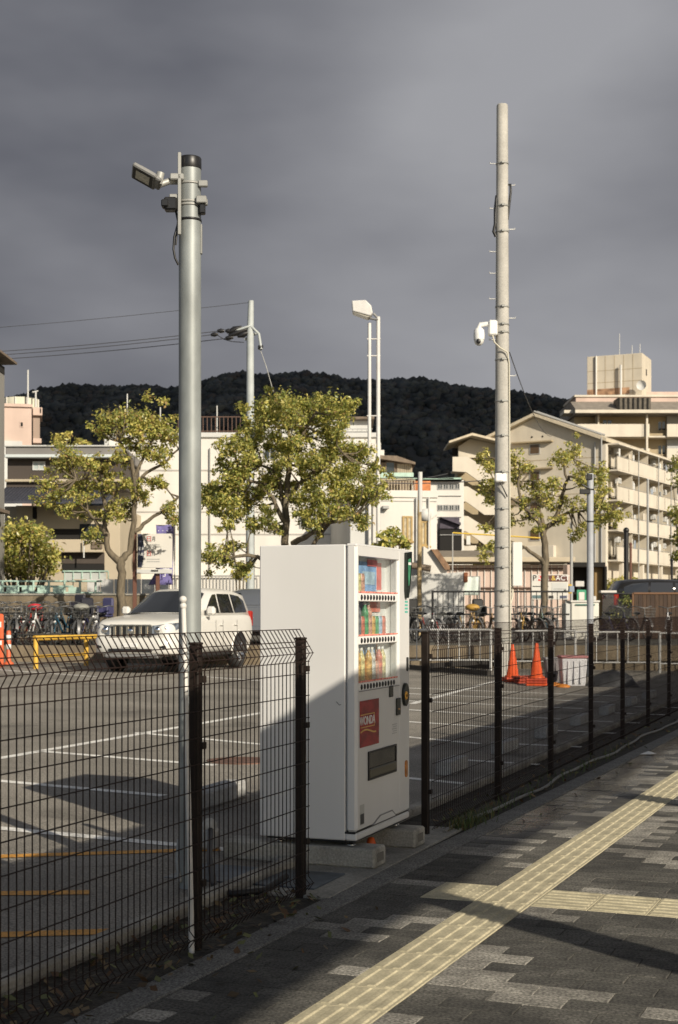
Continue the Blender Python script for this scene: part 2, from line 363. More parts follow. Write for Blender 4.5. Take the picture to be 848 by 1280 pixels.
# parking lines (each stripe is a sheet on the sloping lot)
lines = []
def stripe(p, q, wd, mat, name):
    (a, _), (c, _) = lot(*p), lot(*q); d = (c-a); d.z = 0; n = Vector((-d.y, d.x, 0)).normalized()*wd/2
    b = MB(); V = []
    for s_ in (a-n, c-n, c+n, a+n): V.append((s_.x, s_.y, lot_z(s_.x)+.004))
    b.add(V, [(0,1,2,3)]); o = b.build(name, mat, parking)
for p, q in (((-60,971),(205,995)), ((-60,1030),(312,1065)), ((47,939),(269,957)), ((170,916),(330,931)), ((-40,955),(335,890)), ((255,846),(340,852)), ((-20,836),(120,846)),
             ((500,972),(592,981)), ((575,950),(674,956)), ((640,930),(727,934)), ((690,913),(770,917)), ((730,901),(800,904)), ((760,891),(835,894)), ((790,883),(850,885)),
             ((505,921),(600,930)), ((505,902),(660,912)), ((505,887),(700,899)), ((505,876),(730,886)), ((505,867),(760,878)), ((505,860),(790,871)), ((515,880),(640,846))):
    stripe(p, q, .12, WHITE_L, 'white_line')
for p, q in (((-60,1073),(275,1062)), ((-60,1118),(112,1116)), ((-60,1171),(138,1165))): stripe(p, q, .11, ORANGE_L, 'orange_line')
p_, D_ = lot(300, 951)
tag(MB().lathe([(.33,-.02),(.33,.006),(.31,.008),(.30,.005),(.10,.006),(0,.007)], n=24).build('manhole_cover', M('rusty_iron', (.16,.09,.065), .7, metal=.3, var=.3, vs=10), loc=p_), 'round rusty manhole cover in the lot left of the vending machine', 'manhole cover')
# retaining wall and raised ground past the lot
RW = M('retaining_wall', (.17,.135,.09), .9, var=.25, vs=1.5, speck=.15, ss=30, bump=.3, bs=20, dirt=.3)
b = MB(); b.cbox(-34,0,-.1,34,.22,TERR+.03,.015)
o = struct('retaining_wall', b, RW); o.location = (CAM+FW*34.95).to_tuple()[:2]+(0,); o.rotation_euler = (0,0,TH)

# covered walkway to the right of the camera: its roof and posts throw the long shadow
cv = thing('walkway_canopy', 'flat walkway canopy on square posts beside the pavement, casting the long shadow band', 'canopy', (4.8,0,0))
cm = M('canopy_metal', (.35,.35,.34), .5, var=.1)
MB().cbox(-1.26,-16,3.12,1.24,30,3.26,.03).build('roof', cm, cv)
for i in range(-3, 6): MB().cbox(-.10,-2.67+i*4.72-.10,0,.10,-2.67+i*4.72+.10,3.12,.01).build('post', cm, cv)

# ================================================================== FENCES
FW_M = M('fence_brown_coating', (.020,.012,.010), .55, var=.2, vs=20, spec=.15)
POST_M = M('fence_post_coating', (.022,.016,.013), .55, var=.25, vs=9, spec=.2, dirt=.3)
PROF = [(.045,.035),(.075,.075),(.045,.11),(.045,1.255),(.072,1.30),(.035,1.36),(-.005,1.425)]
def wire_panel(b, y0, y1):
    n = max(1, round((y1-y0)/.05)); r = .0027
    for i in range(n+1):
        y = y0+(y1-y0)*i/n
        b.tube([(x, y, z) for x, z in PROF], r, 4, caps=False, sm=False)
    for x, z in [(.075,.075),(.049,.13)]+[(.049, .13+k*.118) for k in range(1,10)]+[(.049,1.255),(.072,1.30),(.052,1.335),(.035,1.36),(-.005,1.425)]:
        b.tube([(x, y0-.004, z), (x, y1+.004, z)], .0031, 4, caps=False, sm=False)
def fence(label, posts, y0, y1):
    f = thing('mesh_fence', label, 'fence', (0, y0, 0))
    ed = sorted(set([y0]+[p for p in posts if y0 < p < y1]+[y1]))
    pm = MB().cbox(-.024,-.024,-.1,.024,.024,1.37,.005); pm.cbox(-.027,-.027,1.37,.027,.027,1.382,.004)
    pm.box(.023,-.018,.28,.046,.018,.31); pm.box(.023,-.018,.9,.046,.018,.93); pm.box(.023,-.018,1.2,.046,.018,1.23); me = pm.mesh('post', POST_M)
    for p in posts: inst(me, 'post', f, (0, p-y0, 0), random.uniform(-.02, .02))
    for a, c in zip(ed[:-1], ed[1:]):
        if c-a < .1: continue
        b = MB(); wire_panel(b, a-y0+.002, c-y0-.002); b.build('wire_panel', FW_M, f)
fence('dark brown wire fence in front of the white car, left of the vending machine', [-5.12,-3.18,-1.24,0], -5.2, .055)
fence('dark brown wire fence running off to the right of the vending machine', [2.21+1.94*k for k in range(9)], 2.16, 2.21+1.94*8+.05)

# hose lying along the foot of the right fence, litter, weeds
pts = []; yy = 2.3
while yy < 15.5: pts.append((.10+.012*yy+.03*sin(yy*1.7)+.015*sin(yy*4.1), yy, .012)); yy += .18
tag(MB().tube(pts, .014, 6).build('grey_hose', M('grey_hose', (.16,.16,.15), .5, var=.2)), 'thin grey hose snaking along the foot of the right fence', 'hose')
b = MB(); rl = random.Random(5)
LEAFD = [M('dead_leaf_a', (.10,.055,.025), .8), M('dead_leaf_b', (.17,.12,.06), .8), M('dead_leaf_c', (.06,.04,.02), .8), M('dead_leaf_d', (.12,.13,.05), .8)]
for i in range(900):
    y = rl.uniform(-4.5, .1) if i < 620 else rl.uniform(2.0, 13)
    x = rl.uniform(-.33, .17)+(.02*y if y > 2 else 0) if rl.random() < .8 else rl.uniform(-.33, .6)
    s_ = rl.uniform(.012, .035); a = rl.uniform(0, 2*pi); z = rl.uniform(.004, .02); t = rl.uniform(-.015, .02)
    u = Vector((cos(a)*s_, sin(a)*s_, t)); v = Vector((-sin(a)*s_*.5, cos(a)*s_*.5, rl.uniform(-.008, .012))); c = Vector((x, y, z))
    b.add([c-u, c-v, c+u, c+v], [(0,1,2,3)], rl.randrange(4))
tag(b.build('leaf_litter', LEAFD), 'dry fallen leaves along the foot of the fences', 'leaf litter', kind='stuff')
b = MB()
GRS = [M('weed_green', (.055,.085,.022), .7), M('weed_dry', (.14,.12,.05), .8)]
for i in range(420):
    cy = 2.45+abs(rl.gauss(0, .5)) if i < 260 else rl.uniform(2.3, 9); cx = .1+rl.gauss(0, .05)+.015*cy
    h = rl.uniform(.03, .12); a = rl.uniform(0, 2*pi); d = Vector((cos(a), sin(a), 0)); n_ = Vector((-sin(a), cos(a), 0))*.0035; p = Vector((cx, cy, -.004))
    b.add([p-n_, p+n_, p+d*h*.35+n_*.7+Vector((0,0,h*.7)), p+d*h*.35-n_*.7+Vector((0,0,h*.7)), p+d*h*.8+Vector((0,0,h))], [(0,1,2,3),(3,2,4)], 0 if rl.random() < .75 else 1)
tag(b.build('weeds', GRS), 'low weeds growing at the foot of the right fence', 'weeds', kind='stuff')
b = MB(); b.add([(0,0,.01),(.11,.02,.012),(.16,.09,.014),(.10,.15,.011),(.02,.10,.016),(.08,.07,.04)], [(0,1,5),(1,2,5),(2,3,5),(3,4,5),(4,0,5)])
p_, D_ = lot(800, 944); o = b.build('litter_scrap', M('white_plastic', (.7,.7,.68), .4), loc=(p_.x, p_.y, 0)); tag(o, 'crumpled white scrap of litter on the pavement near the right fence', 'litter')

# ================================================================== VENDING MACHINE
VW = M('vending_white', (.67,.665,.655), .36, dirt=.05, ds=.8, var=.025, vs=1.2, spec=.5, bump=.015, bs=6)
VW2 = M('vending_inner_white', (.80,.79,.77), .4)
BLK = M('black_plastic', (.012,.012,.013), .4); GREY = M('grey_plastic', (.22,.22,.22), .5); CHROME = M('bright_metal', (.6,.6,.6), .25, metal=1, var=.1)
V = thing('vending_machine', 'white drinks vending machine standing on concrete blocks between the fences', 'vending machine', (.012,.833,.165), radians(0.6))
Wm, H, DP = 1.035, 1.755, .625
wy0, wy1, wz0, wz1 = .045, .80, .885, 1.685        # display opening
b = MB(); b.cbox(-DP,.004,.0,-.075,.032,H-.004,.006); b.box(-DP+.006,.03,.003,-.215,Wm-.03,H-.012); b.cbox(-DP,Wm-.032,.0,-.075,Wm-.004,H-.004,.006); b.cbox(-DP,.030,H-.04,-.0755,Wm-.030,H-.0045,.006); b.box(-.215,.03,.003,-.076,Wm-.03,wz0-.02); b.box(-.215,wy1+.02,wz0-.02,-.076,Wm-.03,H-.03)
b.build('body', VW, V)
# door shell: four sides of a frame round the display, lower front below it
b = MB(); b.cbox(-.07,0,.05,0,wy0,H,.016); b.cbox(-.07,wy1,.05,0,Wm,H,.016)
b.box(-.066,wy0-.018,wz1,-.0012,wy1+.018,H-.012); b.box(-.066,wy0-.018,.062,-.0012,wy1+.018,wz0)
b.cbox(-.068,0.0,H-.02,-.0005,Wm,H+.001,.008)
door = b.build('door', VW, V)
MB().cbox(-.075,.003,0,-.003,Wm-.003,.043,.008).build('base_strip', VW, V)
MB().box(-.078,.006,.040,-.012,Wm-.006,.052).build('door_seam', BLK, V)
b = MB(); b.box(-.10,wy0-.01,wz0-.01,-.088,wy1+.01,wz1+.01); b.box(-.095,wy0-.014,wz0,-.062,wy0,wz1); b.box(-.095,wy1,wz0,-.062,wy1+.014,wz1); b.box(-.095,wy0,wz1,-.062,wy1,wz1+.012); b.box(-.095,wy0,wz0-.012,-.062,wy1,wz0)
b.build('display_case', VW2, V)
CARD = {}
def card(col, y0, y1, z0, z1, x=-.084, name='display_card'):
    k = 'card_%d_%d_%d' % tuple(int(c*100) for c in col); m = M(k, col, .5, var=.25, vs=14)
    return MB().box(x-.004, y0, z0, x, y1, z1).build(name, m, V)
RAILZ = (1.44, 1.182, .905)
rv = random.Random(11)
COLS = [(.62,.20,.14), (.66,.42,.16), (.20,.30,.50), (.12,.36,.18), (.70,.62,.32), (.62,.62,.60), (.36,.18,.10), (.36,.48,.62), (.62,.36,.28), (.20,.20,.22)]
card((.85,.62,.20), .05, .24, 1.49, 1.68); card((.80,.22,.10), .06, .20, 1.50, 1.60, -.079); card((.30,.48,.78), .25, .60, 1.48, 1.66); card((.55,.72,.86), .33, .56, 1.52, 1.60, -.079); card((.80,.16,.14), .62, .70, 1.49, 1.66); card((.80,.2,.2), .42, .60, 1.635, 1.675, -.077)
card((.45,.16,.06), .05, .20, 1.345, 1.42); card((.16,.19,.36), .22, .42, 1.36, 1.42, -.079); card((.80,.25,.18), .43, .66, 1.35, 1.42, -.079); card((.84,.82,.78), .05, .74, 1.22, 1.34)
card((.85,.40,.22), .05, .72, .95, 1.16); card((.36,.55,.80), .24, .58, 1.07, 1.165, -.079); card((.85,.80,.76), .60, .74, .95, 1.16, -.079)
can = MB().lathe([(0,0),(.026,0),(.028,.006),(.028,.095),(.023,.108),(.023,.112),(0,.112)], n=14)
bot = MB().lathe([(0,0),(.027,0),(.029,.008),(.029,.10),(.026,.115),(.029,.125),(.024,.15),(.012,.17),(.011,.185),(0,.186)], n=14)
DM = {}
for r, rz_ in enumerate(RAILZ):
    sh = MB(); sh.cbox(-.087, wy0+.002, rz_+.022, -.02, wy1-.002, rz_+.030, .002); sh.build('shelf', VW2, V)
    rl_ = MB().cbox(-.03, wy0+.001, rz_-.026, -.006, wy1-.001, rz_+.024, .004).build('button_rail', VW2, V)
    MB().box(-.0065, wy0+.004, rz_+.0255, -.0045, wy1-.006, rz_+.034).build('price_strip', M('price_strip', (.75,.25,.2), .5, var=.5, vs=40), V)
    for i in range(12):
        y = wy0+.055+i*.056; t = .0
        MB().lathe([(.0,.004),(.013,.003),(.017,0),(.017,-.004)], (0,0,0), 12, axis='x').build('button', BLK, rl_, (-.0045, y, rz_-.002))
    for i in range(10):
        if (r == 0 and i > 2) or i == 9 or (r == 2 and i in (3,)): continue
        y = wy0+.04+i*.066; kind = (i*7+r*3) % 10; isb = rv.random() < (.25 if r == 0 else .6); c = COLS[(i*3+r*4+rv.randrange(3)) % 10]
        key = (isb, c)
        if key not in DM: DM[key] = (bot if isb else can).mesh('drink_sample', M('drink_%d_%d_%d' % tuple(int(q*100) for q in c), c, .3, var=.45, vs=26, stretch=(1,1,2.5)))
        o = inst(DM[key], 'drink_sample', V, (-.050, y, rz_+.031)); o.scale = (.8,1,1)
        if isb: inst(MB().lathe([(.012,0),(.013,.001),(.013,.018),(0,.019)], n=10).mesh('cap', VW2), 'cap', o, (0,0,.180))
MB().box(-.0145, wy0+.001, wz0+.04, -.0115, wy1-.001, wz1-.001).build('glass_pane', glass_clear('display_glass'), V)
MB().box(-.012, wy0-.004, wz0-.008, .0015, wy1+.01, wz0-.003).build('lower_trim', GREY, V)
# right-hand control column and everything on the lower door
def leafpanel(b, y0, y1, z0, z1, x0, x1):
    n = 12; P = []
    for i in range(n+1):
        t = i/n; P.append((y1-(y1-y0)*.1-(y1-y0)*.55*(t**2.2), z1-(z1-z0)*t))
    Q = [(y0+(y1-y0)*.05, z1-.01)]; poly = P+[(y0+.012, z0), (y0, z0+.05)]+Q
    return b.prism(poly, x0, x1, 'x')
b = MB(); leafpanel(b, .905, 1.03, 1.44, 1.745, .0005, .022); lp = b.build('brand_panel', M('glossy_black', (.010,.014,.012), .15), V, bevel=.004)
b = MB(); leafpanel(b, .925, .985, 1.52, 1.70, .0222, .0235); b.build('green_mark', M('panel_green', (.05,.22,.12), .3, var=.4, vs=18), lp)
MB().cbox(.0222,.93,1.655,.024,.99,1.672,.0005).build('white_mark', VW2, lp)
b = MB()
for k in range(4): b.box(.0002,.925,1.41-k*.022,.0012,.985,1.422-k*.022)
b.build('teal_lettering', M('teal_print', (.10,.45,.36), .5, var=.3, vs=60), V)
MB().cbox(-.001,.955,.965,.012,.975,1.055,.004).build('lock_handle', BLK, V)
# oval coin unit with yellow ring
b = MB(); b.prism([(.905+.055*cos(2*pi*i/20)*(1.1 if cos(2*pi*i/20) > 0 else .9), .815+.075*sin(2*pi*i/20)) for i in range(20)], .0005, .02, 'x'); cu_ = b.build('coin_unit', MATS['glossy_black'], V, bevel=.004)
MB().lathe([(.012,.004),(.026,.004),(.028,0)], (.0203,.895,.81), 16, axis='x').build('coin_ring', M('coin_ring_yellow', (.70,.36,.05), .35, var=.3, vs=30), cu_)
MB().cbox(.0002,.60,.815,.006,.675,.885,.004).build('display_screen', MATS['glossy_black'], V)
bp_ = MB().cbox(.0002,.735,.69,.010,.815,.80,.004).build('bill_slot', MATS['glossy_black'], V)
MB().box(.0102,.755,.725,.0115,.795,.735).build('slot_strip', M('slot_brass', (.45,.25,.10), .4), bp_)  # plain brass-coloured strip across the slot
b = MB()
for k in range(5): b.box(.0002,.66+.02*(k % 2),.635-k*.014,.0009,.76,.639-k*.014)
b.build('small_print', M('small_print', (.42,.42,.42), .6), V)
# red coffee poster
RED = M('poster_red', (.32,.02,.022), .25, col2=(.20,.012,.015), vs=7, stretch=(1,1,2.2))
ps = MB().cbox(.0002,.05,.545,.004,.395,.822,.001).build('poster', RED, V)
b = MB(); fr = (.055, .305, .66, .735)
for q in ((fr[0],fr[2],fr[1],fr[2]+.006), (fr[0],fr[3],fr[1],fr[3]+.006), (fr[1],fr[2],fr[1]+.006,fr[3]+.006)): b.box(.0042,q[0],q[1],.005,q[2],q[3])
b.build('gold_frame', M('gold_print', (.62,.36,.10), .4), ps)
text('WONDA', .074, M('letter_white', (.8,.8,.78), .5), ps, (.0052,.178,.699), (pi/2,0,pi/2), sx=.92)
b = MB(); P = [(.055+.28*t, .64+.012*sin(t*5)) for t in [i/12 for i in range(13)]]
b.prism(P+[(u, v-.010) for u, v in reversed(P)], .0042, .005, 'x'); b.build('gold_swash', MATS['gold_print'], ps)
# pick-up hatch
hy0, hy1, hz0, hz1 = .195, .735, .335, .51
b = MB(); b.box(.0005,hy0,hz0,.008,hy0+.012,hz1); b.box(.0005,hy1-.012,hz0,.008,hy1,hz1); b.box(.0005,hy0+.012,hz1-.012,.008,hy1-.012,hz1); b.box(.0005,hy0+.012,hz0,.008,hy1-.012,hz0+.012)
hb = b.build('pickup_hatch', BLK, V)
MB().box(.0003,hy0+.01,hz0+.01,.0025,hy1-.01,hz1-.01).build('hatch_flap', M('smoked_flap', (.035,.033,.028), .12, var=.5, vs=6), hb)
MB().cbox(.0028,hy0+.014,hz0+.013,.012,hy1-.014,hz0+.07,.006).build('hatch_lip', M('hatch_lip_olive', (.075,.068,.045), .3), hb)
b = MB(); b.prism([(.945+.022*cos(2*pi*i/16), .33+(.035 if sin(2*pi*i/16) > 0 else -.035)+.02*sin(2*pi*i/16)) for i in range(16)], .0005, .008, 'x'); b.build('coin_return', M('coin_return_orange', (.45,.17,.03), .35, var=.4, vs=25), V)
st = MB().box(.0002,.055,.085,.001,.13,.205).build('sticker', M('sticker_grey', (.45,.45,.43), .5), V)
MB().box(.0011,.06,.09,.0016,.125,.15).build('sticker_print', M('sticker_dark', (.06,.06,.06), .5), st)
b = MB(); b.prism([(.27,.056),(.42,.10),(.66,.10),(.74,.056)], .0003, .004, 'x'); kb = b.build('kick_recess', GREY, V)
b = MB(); b.prism([(.30,.058),(.43,.093),(.65,.093),(.72,.058)], .0042, .005, 'x'); b.build('kick_recess_face', VW, kb)
# scuffs on the side, feet with bolts
b = MB(); b.tube([(-.13,.0035,.82),(-.11,.0035,.80),(-.10,.0035,.805)], .003, 5); b.build('scuff', GREY, V)
for fx in (-.53, -.07):
    for fy in (.09, .93):
        ft = MB().lathe([(.0,-.042),(.03,-.042),(.03,-.030),(.012,-.028),(.012,0),(0,0)], (fx, fy, 0), 12).build('foot', CHROME, V)
b = MB(); b.box(-.58,.02,-.012,-.02,Wm-.02,.0); b.build('underframe', BLK, V)
CB = M('block_concrete', (.40,.385,.34), .9, var=.14, vs=5, speck=.15, ss=70, bump=.5, bs=50, dirt=.5)
for i, (y0, y1, lb) in enumerate(((.825,1.03,'weathered concrete block under the near end of the vending machine'), (1.60,1.81,'weathered concrete block under the far end of the vending machine'))):
    b = MB(); b.cbox(-.88,0,0,.105,y1-y0,.118,.012)
    o = b.build('base_block', CB, loc=(.02, y0, .008)); tag(o, lb, 'concrete block', 'blocks under the vending machine')
    MB().cbox(.1042,.05,.035,.1085,.155,.085,.004).build('recess_shade_plate', M('recess_shade', (.16,.15,.13), .95), o)  # flat raised plate, shade of a recess put into its colour
b = MB(); b.lathe([(0,0),(.035,0),(.03,.05),(.02,.08),(0,.085)], (0,0,0), 10)
tag(b.build('orange_bottle', M('orange_plastic', (.7,.12,.02), .5), loc=(-.12,1.45,.008)), 'small orange plastic bottle lying under the vending machine', 'bottle')

# ================================================================== POLES NEAR THE CAMERA
GALV = M('galvanised_steel', (.27,.29,.285), .5, metal=.25, var=.2, vs=7, spec=.5, stretch=(1,1,.5), dirt=.12)
GALV2 = M('grey_bracket', (.33,.33,.31), .5, metal=.3, var=.15)
WP = M('white_paint_pole', (.72,.70,.66), .5, var=.1, vs=6, dirt=.25)
LP = thing('light_pole', 'tall galvanised steel pole with a floodlight at its top, left of the vending machine', 'light pole', (-.64,-.04,.0), TH)
q = 7.8/F
def u(px, py, d=0): return Vector(((px-237)*q, d, EYE-(py-HZ)*q))
MB().tube([(0,0,-.1),(0,0,3.995)], .061, 28).build('shaft', GALV, LP)
b = MB(); b.lathe([(.0625,3.94),(.0635,3.942),(.0635,3.998),(.06,4.004),(0,4.006)], n=28); b.build('top_cap', BLK, LP)
b = MB(); b.cbox(-.058,-.085,u(0,298).z,-.040,-.064,u(0,196).z,.003)
for k in range(7): b.lathe([(.004,.002),(.004,0),(0,.004)], (-.049,-.086,2.1+k*.0), 6)
b.build('mounting_rail', GALV2, LP)
for i, py in enumerate((231, 254, 258, 276)):
    z = u(0, py).z; b = MB(); b.lathe([(.0612,-.006),(.0645,-.006),(.0645,.006),(.0612,.006)], (0,0,z), 28)
    if i < 2: b.cbox(.05,-.05,z-.022,.10,-.02,z+.012,.004)
    b.build('clamp', GALV2 if i < 3 else BLK, LP)
# floodlight: arm and tilted head
arm = MB(); arm.tube([u(235,228,-.02), u(212,230,-.05), u(200,236,-.07)], .018, 8); arm.cbox(u(214,0).x,-.085,u(0,230).z,u(231,0).x,-.03,u(0,222).z,.006); arm.build('lamp_arm', GALV2, LP)
b = MB(); b.cbox(-.085,-.065,-.018,.07,.065,.018,.008); b.cbox(-.05,-.05,.018,.055,.05,.032,.008); b.cbox(.06,-.05,-.012,.10,.05,.022,.008)
lh = b.build('lamp_head', M('lamp_grey', (.20,.20,.195), .5, metal=.2, var=.15), LP); lh.location = u(184,227,-.09); lh.scale = (.92,.92,.75)
za_ = Vector((.45,.40,.80)).normalized(); xa_ = Vector((.87,0,-.49)); xa_ = (xa_-za_*xa_.dot(za_)).normalized(); lh.rotation_euler = Matrix((xa_, za_.cross(xa_), za_)).transposed().to_euler()
MB().box(-.075,-.055,-.0195,.055,.055,-.0182).build('lamp_rim', BLK, lh)
MB().box(-.055,-.035,-.0212,.035,.035,-.0196).build('lamp_lens', M('lamp_lens', (.50,.48,.40), .3, var=.2, vs=40), lh)
b = MB(); b.tube([u(200,236,-.09), u(203,222,-.09)], .022, 10); b.build('lamp_hinge', GALV2, LP)
b = MB(); b.cbox(u(207,0).x,-.10,u(0,268).z,u(223,0).x,-.03,u(0,252).z,.008); b.cbox(u(204,0).x,-.115,u(0,265).z,u(213,0).x,-.05,u(0,256).z,.006); sb = b.build('sensor_box', BLK, LP)
b = MB(); b.cbox(u(250,0).x,-.06,u(0,270).z,u(257,0).x,-.01,u(0,258).z,.006); b.build('sensor_box', BLK, LP)
b = MB(); b.cbox(u(246,0).x,-.075,u(0,258).z,u(259,0).x,-.02,u(0,249).z,.005); b.build('bracket_plate', GALV2, LP); b = MB(); b.cbox(u(213,0).x,-.075,u(0,253).z,u(225,0).x,-.02,u(0,247).z,.005); b.build('bracket_plate', GALV2, LP)
b = MB(); b.tube([u(221,268,-.05),u(224,282,-.06),u(219,300,-.06),u(218,315,-.06),u(220,326,-.06),u(224,334,-.05)], .0065, 8); b.tube([u(224,270,-.055),u(222,300,-.065),u(221,310,-.065)], .005, 6); b.build('cable', BLK, LP)
MB().cbox(.058,-.02,u(0,318).z,.068,.01,u(0,281).z,.003).build('conduit', GALV2, LP)
b = MB(); b.tube([u(223,1050,.02),u(221,1075,.0),u(226,1100,-.06)], .012, 8); b.build('base_conduit', GALV2, LP)

wp = thing('white_thin_pole', 'thin white painted pole with a knob top leaning against the left fence', 'pole', (.018,-1.315,0), TH)
b = MB(); b.tube([(.0,0,-.02),(-.004,.0,.25),(-.028,0,1.2),(-.038,0,1.56)], [.0130,.0120,.0115,.0115], 14); b.build('shaft', WP, wp)
b = MB(); b.ball((-.039,0,1.575), (.0175,.0175,.017), 14, 8); b.lathe([(.0118,1.535),(.0155,1.54),(.0155,1.552),(.0118,1.556)], (-.0385,0,0), 14); b.build('knob', WP, wp)

# concrete drain block and black hose bundle behind the left fence
p_, D_ = lot(262, 1062)
b = MB(); b.cbox(-.06,-.05,0,.06,.05,.14,.02); b.ball((.0,0,.15), (.05,.05,.05)); tag(b.build('tap_box', M('tap_box_grey', (.40,.39,.36), .7, var=.15, vs=20), loc=p_), 'small pale grey tap housing at the foot of the light pole', 'tap')
q2 = [lot(264,1058)[0], lot(262,1090)[0], lot(268,1112)[0], lot(290,1122)[0], lot(330,1118)[0], lot(358,1100)[0]]
q2[0].z += .12; q2[1].z += .06
for v in q2: v.z += .02
tag(MB().tube(q2, .018, 8).build('black_hose', M('rubber', (.014,.014,.014), .6)), 'black rubber hose curling on the ground by the light pole', 'hose')

# ================================================================== CONCRETE POLE WITH CAMERAS
PC = M('pole_concrete', (.42,.405,.37), .85, var=.08, vs=3, speck=.08, ss=30, dirt=.12)
D = 30.9; P0 = at(628, 850, D); q = D/F
CP = thing('concrete_pole', 'tall tapered concrete pole with steel bands and a white dome camera', 'utility pole', (P0.x, P0.y, 0), TH)
def u(px, py, d=0): return Vector(((px-628)*q, d, EYE-(py-HZ)*q))
ztop = u(0,131).z
def rad(z): return .178-(.178-.121)*z/ztop
MB().tube([(0,0,0),(0,0,ztop*.5),(0,0,ztop-.03),(0,0,ztop)], [.178, rad(ztop*.5), .122, .112], 28).build('shaft', PC, CP)
for py in (205,258,290,384,406,416,450,502,545,590,636,660,684,709,738,757,800):
    z = u(0,py).z; r = rad(z); b = MB(); b.lathe([(r,-.016),(r+.012,-.016),(r+.012,.016),(r,.016)], (0,0,z), 24); b.cbox(-.03,-r-.05,z-.025,.04,-r-.008,z+.025,.006); b.build('band', GALV2, CP)
for i, py in enumerate((205,232,261,287,315,342,374,398,425,470)):
    z = u(0,py).z; r = rad(z); s_ = -1 if i % 2 == 0 else 1
    if i in (5,): s_ = -1
    b = MB(); b.tube([(s_*r*.9,-.02,z),(s_*(r+.14),-.02,z),(s_*(r+.14),-.02,z+.03)], .011, 6); b.build('step_bolt', M('steel_light', (.55,.55,.53), .45, metal=.3), CP)
b = MB(); b.tube([u(634,232,-.02),u(638,231,-.03),u(638.5,240,-.03),u(636,262,-.03),u(634.5,275,-.02)], .028, 8); b.build('cable', BLK, CP)
b = MB(); b.tube([u(621,245,-.02),u(619,262,-.03),u(619,280,-.03),u(617,290,-.03),u(620,296,-.02)], .034, 8); b.tube([u(620,250,-.05),u(621,290,-.05)], .022, 6); b.build('cable', BLK, CP)
CW = M('camera_white', (.76,.76,.74), .4)
b = MB(); b.cbox(u(610,0).x,-.20,u(0,421).z,u(621,0).x,.0,u(0,402).z,.03); b.tube([u(612,406,-.1),u(600,407,-.1),u(598,412,-.1)], .055, 10); dc = b.build('camera_bracket', CW, CP)
b = MB(); b.lathe([(0,.16),(.07,.15),(.11,.10),(.12,.0),(.115,-.10)], n=18); o = b.build('dome_camera', CW, CP, u(598.5,420,-.1))
b = MB(); b.ball((0,0,-.11), (.108,.108,.12), 16, 10); b.build('dome', M('dome_pale', (.62,.62,.6), .15), o)
b = MB(); b.ball((-.02,-.09,-.15), (.05,.03,.055), 12, 8); b.build('lens', BLK, o)
CRM = M('cable_cream', (.55,.52,.42), .6)
b = MB(); b.tube([u(615,421,-.16),u(617,430,-.2),u(624,437,-.21),u(633,442,-.2),u(636,455,-.1),u(636.5,560,-.1),u(637,700,-.12),u(637.5,850,-.15)], .018, 6); b.build('cream_cable', CRM, CP)
b = MB(); b.cbox(u(617,0).x,-.32,u(0,604).z,u(627,0).x,-.20,u(0,593).z,.03); b.cbox(u(626,0).x,-.26,u(0,604).z,u(632,0).x,-.16,u(0,593).z,.02); b.build('bullet_camera', CW, CP)
b = MB(); b.tube([u(624,604,-.22),u(628,612,-.24),u(633,622,-.2)], .014, 6); b.build('cable', BLK, CP)
b = MB(); b.cbox(u(640,0).x,-.14,u(0,733).z,u(652,0).x,.12,u(0,678).z,.015); jb = b.build('junction_box', M('box_white', (.72,.71,.67), .45, dirt=.1), CP)
b = MB(); b.tube([u(641,733,0),u(641,745,-.02),u(638,755,-.1)], .02, 6); b.build('cable', CRM, CP)
for py in (690, 720): z = u(0,py).z; MB().cbox(rad(z)*.8,-.03,z-.03,u(641,0).x,.03,z+.03,.005).build('box_bracket', GALV2, CP)

# ================================================================== SLIM GREY POLE WITH LAMP (right)
D = 31.5; p_ = at(738, 850, D); q = D/F
gp = thing('grey_steel_pole', 'slim grey steel pole with small floodlights, right of the concrete pole', 'pole', (p_.x, p_.y, lot_z(p_.x)), TH); z0 = lot_z(p_.x)
def u(px, py, d=0): return Vector(((px-738)*q, d, EYE-(py-HZ)*q-z0))
GP2 = M('painted_grey_pole', (.40,.42,.45), .5, var=.08, dirt=.15)
MB().tube([(0,0,-.05),(0,0,u(0,592).z)], .074, 18).build('shaft', GP2, gp)
b = MB(); b.cbox(u(724,0).x,-.14,u(0,618).z,u(737,0).x,-.05,u(0,612).z,.01); b.tube([u(738,612,-.07),u(727,606,-.08)], .02, 6); b.build('floodlight', BLK, gp)
b = MB(); b.cbox(u(733,0).x,-.1,u(0,600).z,u(740,0).x,.1,u(0,593).z,.01); b.build('top_clamp', BLK, gp)
for py in (612, 652): b = MB(); b.lathe([(.074,-.015),(.084,-.015),(.084,.015),(.074,.015)], (0,0,u(0,py).z), 16); b.build('band', BLK, gp)

